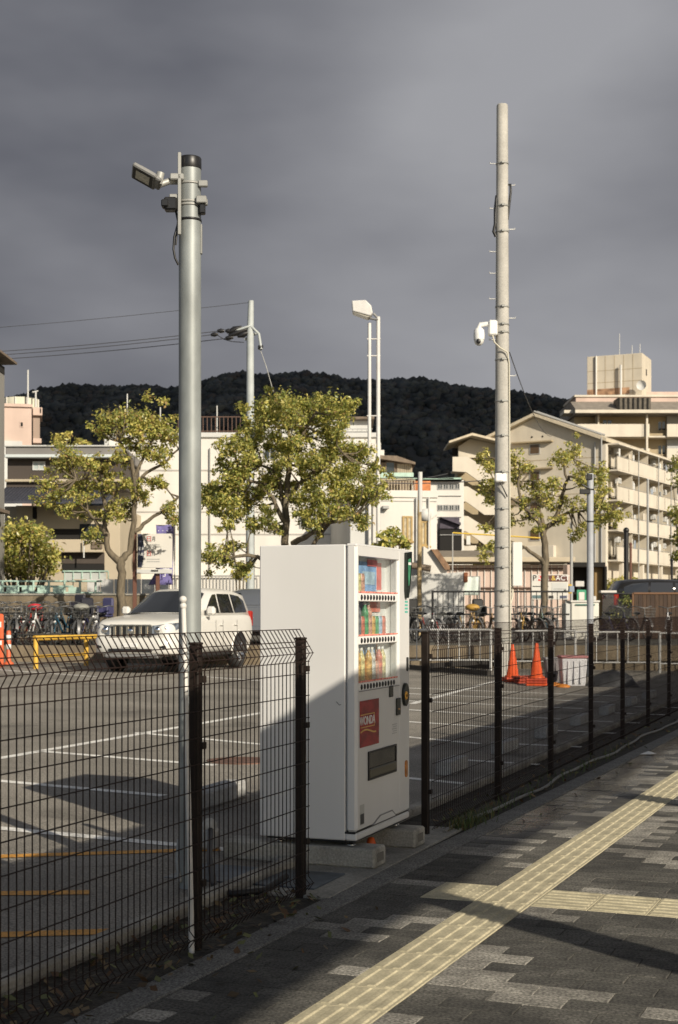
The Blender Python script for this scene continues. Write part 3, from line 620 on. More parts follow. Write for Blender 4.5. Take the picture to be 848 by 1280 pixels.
# ================================================================== TWIN LAMP POST (behind the vending machine)
D = 46; p_ = at(468, 800, D); q = D/F
tl = thing('twin_pole_lamp', 'white twin-pole street lamp with a box head, rising behind the vending machine', 'street lamp', (p_.x, p_.y, TERR), TH)
def u(px, py, d=0): return Vector(((px-468)*q, d, EYE-(py-HZ)*q-TERR))
LWH = M('lamp_post_white', (.62,.61,.59), .5, var=.05, dirt=.12)
MB().tube([(u(462,0).x,0,0), u(462,404)], .058, 14).build('pole', LWH, tl)
MB().tube([(u(473,0).x,0,0), u(473,396)], .066, 14).build('pole', LWH, tl)
for py in (424, 445, 520): b = MB(); b.tube([u(459,py,-.03),u(476,py,-.03)], .022, 6); b.build('cross_brace', LWH, tl)
b = MB(); b.tube([u(473,398),u(467,392)], .04, 8); b.tube([u(473,400,.06),u(462,398,.06),u(454,392,.06)], .022, 6); b.tube([u(473,400,-.06),u(462,398,-.06),u(454,392,-.06)], .022, 6); b.build('lamp_arm', GREY, tl)
b = MB(); P = [u(441,391),u(440,378),u(457,377),u(464,384),u(466,393),u(463,397)]; b.prism([(v.x, v.z) for v in P], -.28, .28, 'y'); lhh = b.build('lamp_head', LWH, tl, bevel=.03)
b = MB(); P = [u(443,392.5),u(441,391.2),u(463,397.2),u(460,398.5)]; b.prism([(v.x, v.z) for v in P], -.24, .24, 'y'); b.build('lamp_lens', M('lamp_lens2', (.35,.33,.27), .3), lhh)

# ================================================================== UTILITY POLE WITH WIRES
D = 52; p_ = at(313, 800, D); q = D/F
up = thing('utility_pole', 'pale utility pole with insulators and wires, behind the middle tree', 'utility pole', (p_.x, p_.y, TERR), TH)
def u(px, py, d=0): return Vector(((px-313)*q, d, EYE-(py-HZ)*q-TERR))
UPM = M('utility_pole_pale', (.40,.43,.43), .6, var=.08)
MB().tube([(0,0,0), u(313,415), u(314,376)], [.17,.13,.10], 14).build('shaft', UPM, up)
b = MB(); b.tube([u(295,414,-.1),u(314,408,-.1),u(324,418,-.1),u(327,437,-.1)], .05, 6); b.tube([u(306,424,.1),u(322,415,.1)], .05, 6); b.build('cross_arm', UPM, up)
for (a, c) in (((284,416),(303,409)), ((286,420),(309,412)), ((297,421),(311,416)), ((324,432),(328,437)), ((282,414),(290,414)), ((264,419),(273,418)), ((272,414),(281,414)), ((282,423),(292,422))):
    MB().tube([u(*a,-.05),u((a[0]+c[0])/2,(a[1]+c[1])/2,-.05),u(*c,-.05)], [.05,.13 if c[0] > 295 else .09,.05], 8).build('insulator', BLK, up)
b = MB(); b.tube([u(305,428),u(290,427),u(280,424),u(272,419)], .015, 5); b.build('jumper_wire', BLK, up)
b = MB(); b.tube([u(326,438),u(333,458),u(342,490)], .015, 5); b.build('guy_wire', GALV2, up)
WIRE = M('power_wire', (.07,.07,.075), .6)
def wire(label, a, c, sag, r=.014):
    A = at(*a); B = at(*c); n = 22; P = []
    for i in range(n+1):
        t = i/n; v = A.lerp(B, t); v.z -= sag*4*t*(1-t); P.append(v)
    tag(MB().tube(P, r, 5).build('power_wire', WIRE), label, 'wire', 'overhead wires')
wire('upper of the three close power wires running left from the utility pole', (272,414,52), (-420,441,62), .5)
wire('middle of the three close power wires running left from the utility pole', (265,418.5,52), (-420,446,62), .5)
wire('lowest of the three close power wires running left from the utility pole', (283,423,52), (-420,451,62), .5)
wire('single thin wire running left from the tip of the utility pole', (313,378,52), (-420,430,62), .3, .010)
wire('thin wire dropping right from the concrete pole towards the apartment block', (637,440,30.9), (690,545,70), .5, .011)

# ================================================================== THINGS ON THE LOT
WS = M('wheel_stop_concrete', (.36,.36,.35), .9, var=.15, vs=6, speck=.15, ss=60, bump=.3)
ws = MB().cbox(-.075,-.30,0,.075,.30,.13,.008).mesh('wheel_stop', WS)
ORD = ['nearest','second','third','fourth','fifth','sixth','seventh','eighth']
for i in range(7):
    y = 5.75+1.98*i; o = inst(ws, 'wheel_stop', None, (-.86, y, lot_z(-.86)), random.uniform(-.03,.03))
    tag(o, ('nearest grey concrete wheel stop behind the right fence' if i == 0 else 'grey concrete wheel stop, %s from the near end behind the right fence' % ORD[i]), 'wheel stop', 'concrete wheel stops in the parking bays')
o = inst(MB().cbox(-.09,-.45,0,.09,.45,.14,.02).mesh('wheel_stop', WS), 'wheel_stop', None, (-1.93, 2.9, lot_z(-1.93)), .03)
tag(o, 'grey concrete wheel stop beside the light pole, left of the vending machine', 'wheel stop', 'concrete wheel stops in the parking bays')

ORC = M('cone_orange', (.72,.10,.025), .5, var=.12, vs=8, dirt=.15); RB = M('red_base', (.50,.07,.03), .6, var=.15, vs=8)
def cone(label, px, py, h, nb, D=None):
    p, D = lot(px, py); c = thing('traffic_cone', label, 'traffic cone', p, TH+random.uniform(-.2,.2), 'orange traffic cones')
    zb = .05*nb
    for k in range(nb):
        a = .20; MB().cbox(-a,-a,k*.05,a,a,k*.05+.044,.012).build('base', RB if k else ORC, c)
    MB().lathe([(.165,zb),(.16,zb+.02),(.125,zb+.035),(.028,zb+h-.01),(.02,zb+h),(0,zb+h)], n=24).build('shell', ORC, c)
    return c
cone('orange traffic cone on stacked bases, nearer the concrete pole', 641, 852, .66, 2)
cone('orange traffic cone on a pile of red bases, beside the dustbins', 671, 857, .68, 3)
# spare cone bases piled between them
p, D = lot(656, 854)
for k in range(3):
    o = MB().cbox(-.2,-.2,0,.2,.2,.044,.012).build('cone_base', RB, loc=(p.x, p.y, p.z+k*.05), rz=TH+.15*k)
    tag(o, '%s of the loose red cone bases piled between the two cones' % ['bottom one', 'middle one', 'top one'][k], 'cone base', 'loose cone bases')
# dustbins
BINW = M('bin_white', (.66,.66,.68), .5, dirt=.12); BING = M('bin_grey', (.24,.22,.22), .55, var=.1); BINL = M('bin_lid_pink', (.45,.20,.20), .5)
def bin_(label, px, py, wd, h, m, ml):
    p, D = lot(px, py); t = thing('dustbin', label, 'dustbin', p, TH, 'dustbins')
    b = MB(); a = wd/2; k = .86
    b.add([(-a*k,-a*k,0),(a*k,-a*k,0),(a*k,a*k,0),(-a*k,a*k,0),(-a,-a,h),(a,-a,h),(a,a,h),(-a,a,h)], [(3,2,1,0),(0,1,5,4),(1,2,6,5),(2,3,7,6),(3,0,4,7),(4,5,6,7)]); b.build('tub', m, t, bevel=.02)
    for s_ in (-1,0,1): MB().cbox(s_*a*.5-.02,-a-.012,h*.1,s_*a*.5+.02,-a*.88,h*.9,.004).build('rib', m, t)
    MB().cbox(-a-.02,-a-.02,h,a+.02,a+.02,h+.05,.015).build('lid', ml, t)
bin_('tall white dustbin with a faded pink lid', 716, 857, .50, .54, BINW, BINL)
bin_('dark grey dustbin behind the white one, next to the cones', 694, 853, .42, .46, BING, M('bin_lid_grey', (.35,.34,.34), .5))
for i, (px, py) in enumerate(((693,857),(704,859))):
    p, D = lot(px, py); b = MB(); b.lathe([(.14,0),(.14,.03),(.06,.06),(0,.065)], n=14)
    tag(b.build('orange_weight', M('weight_orange', (.62,.22,.03), .6), loc=p), ('orange rubber weight on the ground in front of the grey bin', 'orange rubber weight on the ground in front of the white bin')[i], 'weight', 'rubber weights')
# dark steel beams lying on the lot
for i, (a, c, lb) in enumerate((((505,830),(612,838),'long dark steel beam lying on the lot, farthest of the three'), ((510,838),(612,846),'long dark steel beam lying on the lot, middle of the three'), ((540,842),(640,834),'dark steel beam lying askew across the others by the concrete pole'))):
    A, _ = lot(*a); B, _ = lot(*c); A.z += .08+.1*(i == 2); B.z += .08+.1*(i == 2)
    tag(MB().tube([A, B], .075, 4, sm=False).build('steel_beam', M('dark_steel', (.03,.028,.026), .6, var=.3)), lb, 'steel beam', 'steel beams on the lot')
# dark heap of sheeting right of the bins
p, D = lot(765, 858); b = MB(); rb = random.Random(2)
V_ = []; n = 9
for i in range(n):
    for j in range(n):
        x = (i/(n-1)-.5)*1.0; y = (j/(n-1)-.5)*.6; e_ = max(0, 1-(2*i/(n-1)-1)**2)*max(0, 1-(2*j/(n-1)-1)**2); V_.append((x, y, .30*e_**.6*(1+rb.uniform(-.2,.2))))
b.add(V_, [(i*n+j, (i+1)*n+j, (i+1)*n+j+1, i*n+j+1) for i in range(n-1) for j in range(n-1)], 0, True)
tag(b.build('tarpaulin_heap', M('dark_tarp', (.028,.03,.034), .5, var=.3), loc=p, rz=TH), 'dark tarpaulin heap on the ground to the right of the dustbins', 'tarpaulin')

# white pipe guard fence along the far side of the lot
GF = M('guard_white', (.46,.46,.45), .5, var=.06, dirt=.2)
Dg = 33.7; n = 8; w_ = 2.0
X0 = (508-CX)*Dg/F
zl = lambda X: lot_z((CAM+RT*X+FW*Dg).x)
gm = MB()
gm.tube([(0,0,0),(0,0,.96)], .028, 8); gm.tube([(w_,0,0),(w_,0,.96)], .028, 8)
gr = MB(); gr.tube([(0,0,.94),(w_,0,.94)], .026, 8); gr.tube([(0,0,.22),(w_,0,.22)], .02, 8)
pm = MB().tube([(0,0,.22),(0,0,.94)], .014, 6).mesh('picket', GF); postm = MB().tube([(0,0,-.05),(0,0,.98)], .034, 10).mesh('post', GF); rm = gr.mesh('rail', GF)
gfn = thing('pipe_guard_fence', 'long white pipe guard fence along the far edge of the parking lot', 'fence', tuple(CAM+RT*X0+FW*Dg-Vector((0,0,EYE-zl(X0)))), TH)
for i in range(5):
    sl_ = (zl(X0+i*w_)-zl(X0))
    inst(postm, 'post', gfn, (i*w_,0,sl_)); inst(rm, 'rail', gfn, (i*w_,0,sl_))
    for k in range(1, 8): inst(pm, 'picket', gfn, (i*w_+k*w_/8,0,sl_))
# yellow pipe barrier and orange markers (left)
YB = M('barrier_yellow', (.66,.40,.06), .45, var=.12, vs=10, dirt=.2)
p, D = lot(45, 836); q_, D2 = lot(108, 832)
yb = thing('pipe_barrier', 'low yellow pipe barrier standing at the left of the parking lot', 'barrier', p, TH)
d_ = q_-p; L_ = Vector((d_.dot(RT), d_.dot(FW), d_.z)); h = .68
for f_ in (0, 1): MB().tube([L_*f_+Vector((0,0,-.03)), L_*f_+Vector((0,0,h))], .055, 12).build('leg', YB, yb)
MB().tube([Vector((-.03,0,h)), L_+Vector((.5,0,h))], .06, 12).build('top_rail', YB, yb)
MB().tube([Vector((0,0,.27)), L_+Vector((0,0,.27))], .035, 10).build('lower_rail', YB, yb)
ORB = M('bollard_orange', (.60,.12,.045), .5, var=.08); REF = M('reflector_white', (.75,.74,.72), .4)
def marker(label, px, py, h, r):
    p, D = lot(px, py); t = thing('marker_post', label, 'marker post', p, TH, 'orange marker posts')
    MB().lathe([(0,0),(r*2.2,0),(r*2.2,.04),(r*1.2,.08),(r,.1),(r,h-.03),(r*.7,h),(0,h)], n=18).build('post', ORB, t)
    for k in (.45, .72): MB().lathe([(r+.001,h*k),(r+.004,h*k),(r+.004,h*k+.12),(r+.001,h*k+.12)], n=18).build('reflector', REF, t)
marker('short orange marker post with white bands at the left edge of the view', 11, 831, .80, .055)
p, D = lot(-2, 834); t = thing('orange_barricade', 'tall orange plastic barricade panel cut by the left edge of the view', 'barricade', p, TH)
MB().cbox(-.75,-.05,.05,.12,.05,1.20,.03).build('panel', ORB, t); MB().box(-.5,-.0512,.90,.08,-.0505,1.02).build('reflector', REF, t); MB().box(-.5,-.0512,.50,.09,-.0505,.60).build('reflector', REF, t); MB().cbox(-.65,-.2,0,-.45,.2,.06,.01).build('foot', ORB, t); MB().cbox(-.08,-.2,0,.08,.2,.06,.01).build('foot', ORB, t)

# ================================================================== BICYCLES
TY = M('tyre_rubber', (.018,.018,.018), .7); SPK = M('bike_steel', (.15,.15,.15), .45, metal=.5)
def tyre_mesh():
    b = MB(); R, r = .315, .021
    b.lathe([(R+r*cos(2*pi*j/6), r*sin(2*pi*j/6)) for j in range(7)], n=22, axis='x'); return b.mesh('tyre', TY)
def rim_mesh():
    b = MB(); b.lathe([(.30,-.012),(.285,0),(.30,.012)], n=22, axis='x'); b.tube([(-.04,0,0),(.04,0,0)], .025, 6)
    for k in range(10): a = k*pi/5; b.tube([(0,0,0),(0,.29*cos(a),.29*sin(a))], .0028, 3, caps=False)
    return b.mesh('rim', SPK)
tm_, rm_ = tyre_mesh(), rim_mesh()
def frame_mb():
    b = MB(); bb = (0,.02,.29); st_ = (0,.17,.62); hd = (0,-.36,.74); fk = (0,-.55,.34); rr = (0,.55,.34)
    b.tube([hd,(0,-.1,.36),bb], .024, 6); b.tube([bb,st_,(0,.2,.72)], .02, 6)
    for s_ in (-1,1): b.tube([(0,.02,.29),(s_*.05,.2,.31),(s_*.06,.55,.34)], .011, 5); b.tube([st_,(s_*.05,.3,.5),(s_*.06,.55,.34)], .010, 5); b.tube([(0,-.40,.64),(s_*.05,-.44,.58),(s_*.055,-.55,.34)], .013, 5)
    b.tube([(0,-.34,.82),hd,(0,-.40,.64)], .022, 6); return b
def bike_mesh_parts():
    P = {}
    b = MB(); b.tube([(-.27,-.12,1.0),(-.26,-.25,1.01),(-.1,-.33,.97),(0,-.335,.95),(.1,-.33,.97),(.26,-.25,1.01),(.27,-.12,1.0)], .013, 6); b.tube([(0,-.345,.80),(0,-.335,.96)], .014, 6)
    for s_ in (-1,1): b.tube([(s_*.27,-.12,1.0),(s_*.27,-.02,.995)], .018, 6)
    P['handlebar'] = (b, SPK)
    b = MB(); b.ball((0,.22,.80), (.10,.14,.045), 10, 6); b.ball((0,.08,.80), (.045,.10,.03), 8, 5); b.tube([(0,.2,.70),(0,.21,.79)], .014, 6); P['saddle'] = (b, BLK)
    b = MB()
    def arc(cy, a0, a1, w_=.03):
        n = 9; V_ = []
        for i in range(n+1):
            a = a0+(a1-a0)*i/n; V_ += [(-w_, cy+.355*cos(a), .335+.355*sin(a)), (w_, cy+.355*cos(a), .335+.355*sin(a))]
        b.add(V_, [(2*i, 2*i+1, 2*i+3, 2*i+2) for i in range(n)], 0, True)
    arc(.55, -.2, 2.6); P['rear_mudguard'] = (b, SPK); b = MB(); arc(-.55, .35, 2.9); P['front_mudguard'] = (b, SPK)
    b = MB(); b.tube([(-.05,.28,.72),(-.06,.7,.70),(.06,.7,.70),(.05,.28,.72)], .008, 4); b.tube([(-.06,.66,.7),(-.06,.57,.36)], .006, 4); b.tube([(.06,.66,.7),(.06,.57,.36)], .006, 4); P['rear_rack'] = (b, SPK)
    b = MB(); x, y0, y1, z0, z1 = .19, -.72, -.44, .70, .95
    for z, k in ((z0,.8),(z0+.08,.87),(z0+.16,.94),(z1,1)):
        b.tube([(-x*k,y0+.03*(1-k),z),(x*k,y0+.03*(1-k),z),(x*k,y1,z),(-x*k,y1,z),(-x*k,y0,z)], .006, 4, caps=False, sm=False)
    for i in range(7):
        xx = -x+2*x*i/6; b.tube([(xx*.8,y0,z0),(xx,y0,z1)], .004, 3, caps=False); b.tube([(xx*.8,y1,z0),(xx,y1,z1)], .004, 3, caps=False); b.tube([(xx*.8,y0,z0),(xx*.8,y1,z0)], .004, 3, caps=False)
    for i in range(1, 5):
        yy = y0+(y1-y0)*i/5
        for s_ in (-1,1): b.tube([(s_*x*.8,yy,z0),(s_*x,yy,z1)], .004, 3, caps=False)
    P['basket'] = (b, M('basket_grey', (.09,.09,.085), .5, metal=.3))
    b = MB(); b.ball((0,-.45,.60), (.04,.05,.04), 8, 6); P['headlight'] = (b, REF)
    return {k: v[0].mesh(k, v[1]) for k, v in P.items()}
BP = bike_mesh_parts(); FRM = {}
def bicycle(label, loc, rz, col, basket=True, cover=None, child=None, group='bicycles parked in rows'):
    k = 'bike_paint_%d_%d_%d' % tuple(int(c*100) for c in col)
    if k not in FRM: FRM[k] = frame_mb().mesh('frame', M(k, col, .35))
    t = thing('bicycle', label, 'bicycle', loc, rz, group)
    inst(FRM[k], 'frame', t)
    for y in (-.55, .55):
        wh = inst(tm_, 'wheel', t, (0,y,.337)); inst(rm_, 'rim', wh)
    for kk in ('handlebar','saddle','rear_mudguard','front_mudguard','rear_rack','headlight')+(('basket',) if basket else ()): inst(BP[kk], kk, t)
    if cover: b = MB(); b.ball((0,-.58,.97), (.21,.17,.10), 12, 8); b.build('basket_cover', M('cover_%d_%d' % (int(cover[0]*100), int(cover[2]*100)), cover, .6, var=.15, vs=12), t)
    if child:
        b = MB(); b.cbox(-.15,.34,.72,.15,.66,.80,.02); b.cbox(-.17,.58,.78,.17,.68,1.22,.04); b.cbox(-.18,.34,.78,-.13,.62,1.0,.02); b.cbox(.13,.34,.78,.18,.62,1.0,.02); b.build('child_seat', M('child_seat_%d' % int(child[2]*100), child, .6), t)
    return t
bkr = random.Random(21)
BC = [(.02,.02,.022),(.35,.35,.36),(.30,.04,.03),(.03,.10,.16),(.05,.14,.18),(.10,.10,.11),(.50,.50,.48),(.04,.06,.03),(.20,.12,.05),(.03,.03,.08)]
NM = {0:'black',1:'silver',2:'red',3:'dark blue',4:'teal',5:'charcoal',6:'pale grey',7:'dark green',8:'brown',9:'navy'}
O2 = ['first','second','third','fourth','fifth','sixth','seventh','eighth','ninth','tenth','eleventh','twelfth','thirteenth']
seq = [0,1,2,5,6,4,3,0,8,9,5]
for i, ci in enumerate(seq):
    px = 6+i*12.4; D = 36.9+bkr.uniform(-.15,.15); p = at(px, 800, D)
    bicycle('%s bicycle, %s from the left in the row by the low wall' % (NM[ci], O2[i]), (p.x, p.y, TERR), TH+bkr.uniform(-.5,.5)+(pi if bkr.random() < .25 else 0), BC[ci], basket=bkr.random() < .7,
        cover=(.55,.03,.04) if i == 2 else ((.25,.25,.22) if i == 8 else None), child=(.02,.02,.03) if i in (8,) else ((.05,.05,.12) if i == 9 else None), group='bicycles parked by the low wall on the left')
seq = [5,0,1,2,6,3,0,1]
for i, ci in enumerate(seq):
    px = 0+i*17; D = 39.3+bkr.uniform(-.2,.2); p = at(px, 800, D)
    bicycle('%s bicycle, %s from the left in the back row against the low wall' % (NM[ci], O2[i]), (p.x, p.y, TERR+.12), TH+bkr.uniform(-.4,.4), BC[ci], basket=bkr.random() < .6, child=(.03,.03,.03) if i in (5,) else None, group='bicycles in the back row on the left')
# rail the bicycles stand against
seq = [0,2,1,5,6,1,8,6,3,0,7,0]
YC = (.42,.25,.05)
for i, ci in enumerate(seq):
    px = 520+i*15.2+bkr.uniform(-3,3)
    if 612 < px < 642: px += 30
    if px > 706: break
    D = 40.2+bkr.uniform(-.5,.5); p = at(px, 800, D); yel = i in (4,5,7)
    bicycle('%s bicycle, %s from the left in the row behind the guard fence' % ('yellow' if yel else NM[ci], O2[i]), (p.x, p.y, TERR), TH+bkr.uniform(-.6,.6)+(pi if bkr.random() < .3 else 0), YC if yel else BC[ci], basket=bkr.random() < .7, cover=(.42,.25,.05) if i == 5 else None, child=(.02,.02,.02) if i in (0,6) else None, group='bicycles behind the white guard fence')
for i, px in enumerate((768, 800, 836)):
    p = at(px, 800, 41.5); bicycle(('navy bicycle by the lattice fence on the right', 'black bicycle in front of the brown panel fence', 'silver bicycle with pale grips at the right edge of the view')[i], (p.x, p.y, TERR), TH+(.7,.2,-.3)[i], BC[(9,0,1)[i]], basket=i != 2, group='bicycles on the far right')
# bike rack rails
for i, (a, c, D, z, lb) in enumerate(((-10,128,36.1,.28,'dark steel rack rail in front of the bicycles on the left'), (516,612,39.4,.3,'dark steel rack rail in front of the bicycles by the guard fence'))):
    A = at(a,800,D); B = at(c,800,D); t = thing('bike_rack', lb, 'bike rack', (A.x, A.y, TERR), TH); L_ = (B-A).length
    MB().tube([(0,0,z),(L_,0,z)], .03, 8).build('rail', MATS['dark_steel'], t)
    for k in range(int(L_/.5)+1):
        b = MB(); b.tube([(k*.5,0,0),(k*.5,0,z+.25),(k*.5+.06,0,z+.28),(k*.5+.12,0,z+.25),(k*.5+.12,0,0)], .012, 6); b.build('hoop', MATS['dark_steel'], t)

# ================================================================== WHITE SUV
CWH = M('car_pearl_white', (.66,.645,.605), .22, spec=.6, var=.02, vs=2); CGL = M('car_glass', (.012,.014,.016), .04, spec=.8); CBL = M('car_black_trim', (.015,.015,.016), .5); CCH = M('car_chrome', (.72,.72,.72), .12, metal=1)
HLM = M('headlight_glass', (.13,.15,.18), .08, spec=.8, var=.5, vs=16); AMB = M('tail_red', (.35,.02,.015), .2)
def loft(st_, mirror=True):
    b = MB(); rows = []
    for y, pts in st_:
        full = [(x, z) for x, z in pts]+[(-x, z) for x, z in reversed(pts) if x > 1e-6]
        rows.append([(x, y, z) for x, z in full])
    n = len(rows[0]); V_ = [p for r in rows for p in r]; Fs = []
    for i in range(len(rows)-1):
        for j in range(n):
            Fs.append((i*n+j, (i+1)*n+j, (i+1)*n+(j+1) % n, i*n+(j+1) % n))
    b.add(V_, Fs, 0, True); b.add(rows[0], [tuple(range(n))], 0, True); b.add(rows[-1], [tuple(reversed(range(n)))], 0, True); return b
def suv(label, loc, rz, paint, group, detail=True):
    t = thing('suv_car', label, 'car', loc, rz, group)
    def sec(y, zb, wb, wm, zs, ws, zt):
        zs += .08; zt += .08
        return (y, [(0,zb),(wb*.75,zb),(wb,zb+.05),(wm-.005,zb+.22),(wm,(zb+zs)/2+.05),(wm-.015,zs-.10),(ws,zs-.01),(ws-.10,zt-.012),(ws*.5,zt+.012),(0,zt+.018)])
    st_ = [sec(-2.44,.50,.66,.74,.90,.68,.94), sec(-2.40,.42,.76,.84,.99,.76,1.02), sec(-2.22,.36,.82,.91,1.05,.84,1.06), sec(-1.9,.34,.84,.94,1.10,.87,1.10), sec(-1.2,.34,.84,.94,1.14,.88,1.155), sec(-.9,.34,.84,.94,1.155,.885,1.175),
        sec(0,.34,.84,.935,1.16,.885,1.18), sec(1.4,.34,.84,.94,1.17,.885,1.19), sec(2.1,.38,.82,.93,1.17,.87,1.19), sec(2.33,.42,.76,.89,1.14,.83,1.16), sec(2.38,.50,.70,.85,1.08,.79,1.10)]
    o = loft(st_).build('body', paint, t); sub = o.modifiers.new('s', 'SUBSURF'); sub.levels = 1; sub.render_levels = 2
    # cabin
    cs = [(-1.0, [(0,1.20),(.86,1.20),(.83,1.225),(.5,1.24),(0,1.25)]), (-.35, [(0,1.20),(.875,1.20),(.80,1.50),(.5,1.585),(0,1.60)]), (.05, [(0,1.20),(.88,1.20),(.74,1.72),(.5,1.80),(0,1.815)]), (.9, [(0,1.20),(.88,1.20),(.73,1.76),(.5,1.835),(0,1.85)]),
        (1.75, [(0,1.20),(.875,1.20),(.725,1.73),(.5,1.81),(0,1.825)]), (2.08, [(0,1.20),(.865,1.20),(.72,1.68),(.5,1.765),(0,1.78)]), (2.34, [(0,1.20),(.84,1.20),(.80,1.27),(.5,1.29),(0,1.30)])]
    ca = loft(cs).build('cabin', paint, t)
    def xs(y, z):       # side surface of the cabin at height z
        for (ya, A), (yb_, B) in zip(cs[:-1], cs[1:]):
            if ya <= y <= yb_:
                f_ = (y-ya)/(yb_-ya); P = [(a[0]*(1-f_)+b_[0]*f_, a[1]*(1-f_)+b_[1]*f_) for a, b_ in zip(A, B)]
                (x1, z1), (x2, z2) = P[1], P[2]; g = (z-z1)/(z2-z1) if z2 > z1 else 0; return x1+(x2-x1)*g
    # side windows
    for s_ in (-1, 1):
        for poly in ([(-.52,1.275),(-.05,1.60),(.12,1.69),(.32,1.70),(.30,1.275)], [(.37,1.275),(.39,1.71),(1.12,1.71),(1.17,1.275)], [(1.24,1.275),(1.20,1.71),(1.72,1.67),(2.02,1.56),(2.05,1.30),(1.98,1.285)]):
            b = MB(); n = len(poly); b.add([(s_*(xs(y, z)+.006), y, z) for y, z in poly], [tuple(range(n)) if s_ < 0 else tuple(reversed(range(n)))]); b.build('side_window', CGL, t)
    def front(y0, z0, w0, y1, z1, w1, off=.012): return [(-w0,y0-off,z0),(w0,y0-off,z0),(w1,y1-off,z1),(-w1,y1-off,z1)]
    def ztop(y, x):
        for (ya, A_), (yb_, B_) in zip(cs[:-1], cs[1:]):
            if ya <= y <= yb_:
                f_ = (y-ya)/(yb_-ya); P = [(a[0]*(1-f_)+b_[0]*f_, a[1]*(1-f_)+b_[1]*f_) for a, b_ in zip(A_, B_)]
                for (x1, z1), (x2, z2) in zip(P[2:], P[3:]):
                    if x2 <= abs(x) <= x1: return z1+(z2-z1)*(x1-abs(x))/(x1-x2)
                return P[2][1]
    b = MB(); ny_, nx_ = 10, 12; V_ = []
    for i in range(ny_+1):
        y = -.93+(.93-.05)*i/ny_; hw = .76-.12*i/ny_
        for j in range(nx_+1): x = -hw+2*hw*j/nx_; V_.append((x, y-.012, ztop(y, x)+.012))
    b.add(V_, [(i*(nx_+1)+j, i*(nx_+1)+j+1, (i+1)*(nx_+1)+j+1, (i+1)*(nx_+1)+j) for i in range(ny_) for j in range(nx_)], 0, True)
    b.build('windshield', CGL, t)
    b = MB(); b.add([(.70,2.345,1.28),(-.70,2.345,1.28),(-.62,2.12,1.68),(.62,2.12,1.68)], [(0,1,2,3)]); b.build('rear_window', CGL, t)
    # wheels
    for x in (-.80, .80):
        for y in (-1.42, 1.37):
            s_ = 1 if x > 0 else -1
            wh = MB().lathe([(.20,-.12),(.33,-.125),(.37,-.10),(.378,0),(.37,.10),(.33,.125),(.24,.12),(.22,.08)], (0,0,0), 28, axis='x').build('wheel', TY, t, (x, y, .378))
            b = MB(); b.lathe([(.235,.07),(.24,.118),(.225,.12),(.21,.06),(.06,.05),(.05,.085),(0,.09)], (0,0,0), 28, axis='x')
            for k in range(6):
                a = k*pi/3; b.tube([(.07,.04*cos(a),.04*sin(a)),(.105,.22*cos(a),.22*sin(a))], [.04,.028], 6)
            r = b.build('rim', CCH, wh); r.scale = (s_,1,1)
            # arch
            b = MB(); b.lathe([(.47,-.02),(.50,.0),(.47,.02),(.40,.02),(.40,-.1)], (0,0,0), 16, axis='x', a0=-.15, a1=pi+.15); a_ = b.build('wheel_arch', paint, t, (s_*.925, y, .40)); a_.scale = (s_,1,1)
            b = MB(); b.lathe([(.0,0),(.44,0)], (0,0,0), 20, axis='x', a0=-.2, a1=pi+.2); b.build('arch_liner', CBL, t, (s_*.946, y, .40)).scale = (s_,1,1)
            wh.location.x = s_*.835
    # front: bumper, grille, lamps
    bs0 = [(-2.50,.60),(-2.485,.72),(-2.42,.83),(-2.30,.91),(-2.05,.945)]
    b = MB(); R_ = [(.42,-.05),(.45,0),(.58,.012),(.73,0),(.76,-.04)]; V_ = []; cols_ = [(-x, y) for y, x in reversed(bs0)]+[(0,-2.515)]+[(x, y) for y, x in bs0]
    for x, y in cols_:
        for z, o_ in R_: V_.append((x*(1+o_*.3), y-o_*.8, z))
    k_ = len(R_); b.add(V_, [(i*k_+j, (i+1)*k_+j, (i+1)*k_+j+1, i*k_+j+1) for i in range(len(cols_)-1) for j in range(k_-1)], 0, True); b.build('front_bumper', paint, t)
    b = MB(); b.cbox(-.62,-2.47,.33,.62,-2.2,.435,.03); b.build('skid_plate', M('skid_grey', (.20,.20,.20), .5), t)
    b = MB(); b.cbox(-.80,-1.03,1.242,.80,-.93,1.268,.006); b.build('wiper_cowl', CBL, t)
    b = MB(); b.cbox(-.50,-2.535,.46,.50,-2.49,.53,.01); b.build('lower_intake', CBL, t)
    g = MB().cbox(-.46,-2.485,.70,.46,-2.33,.955,.03).build('grille', CBL, t, (0,0,.07))
    for k in range(6): x = -.37+k*.148; MB().cbox(x-.035,-2.505,.725,x+.035,-2.46,.93,.012).build('grille_bar', CCH, g)
    MB().cbox(-.48,-2.50,.932,.48,-2.40,.965,.010).build('grille_trim', CCH, g); MB().cbox(-.48,-2.50,.70,.48,-2.40,.722,.008).build('grille_trim', CCH, g); MB().lathe([(.0,-.012),(.055,-.010),(.06,0)], (0,-2.506,.83), 16, axis='y').build('badge', CCH, g)
    for s_ in (-1, 1):
        hl_ = [(.49,-2.475,.745,.945),(.60,-2.455,.755,.955),(.72,-2.40,.775,.975),(.82,-2.31,.80,.99),(.90,-2.18,.84,1.0),(.935,-2.02,.90,1.005)]
        b = MB(); b.add([(s_*x, y, z) for x, y, z0, z1 in hl_ for z in (z0, z1)], [(2*i, 2*i+1, 2*i+3, 2*i+2) for i in range(5)], 0, True); hd_ = b.build('headlight', HLM, t, (0,0,.07))
        for (x, y, z, r_) in ((.60,-2.47,.855,.065),(.75,-2.39,.88,.05)): MB().lathe([(0,-.03),(r_*.7,-.022),(r_,0)], (s_*x, y, z), 14, axis='y').build('lamp_bowl', CCH, hd_)
        b = MB(); b.cbox(s_*.70-.09,-2.50,.53,s_*.70+.09,-2.40,.60,.015); b.build('fog_lamp', CBL, t)
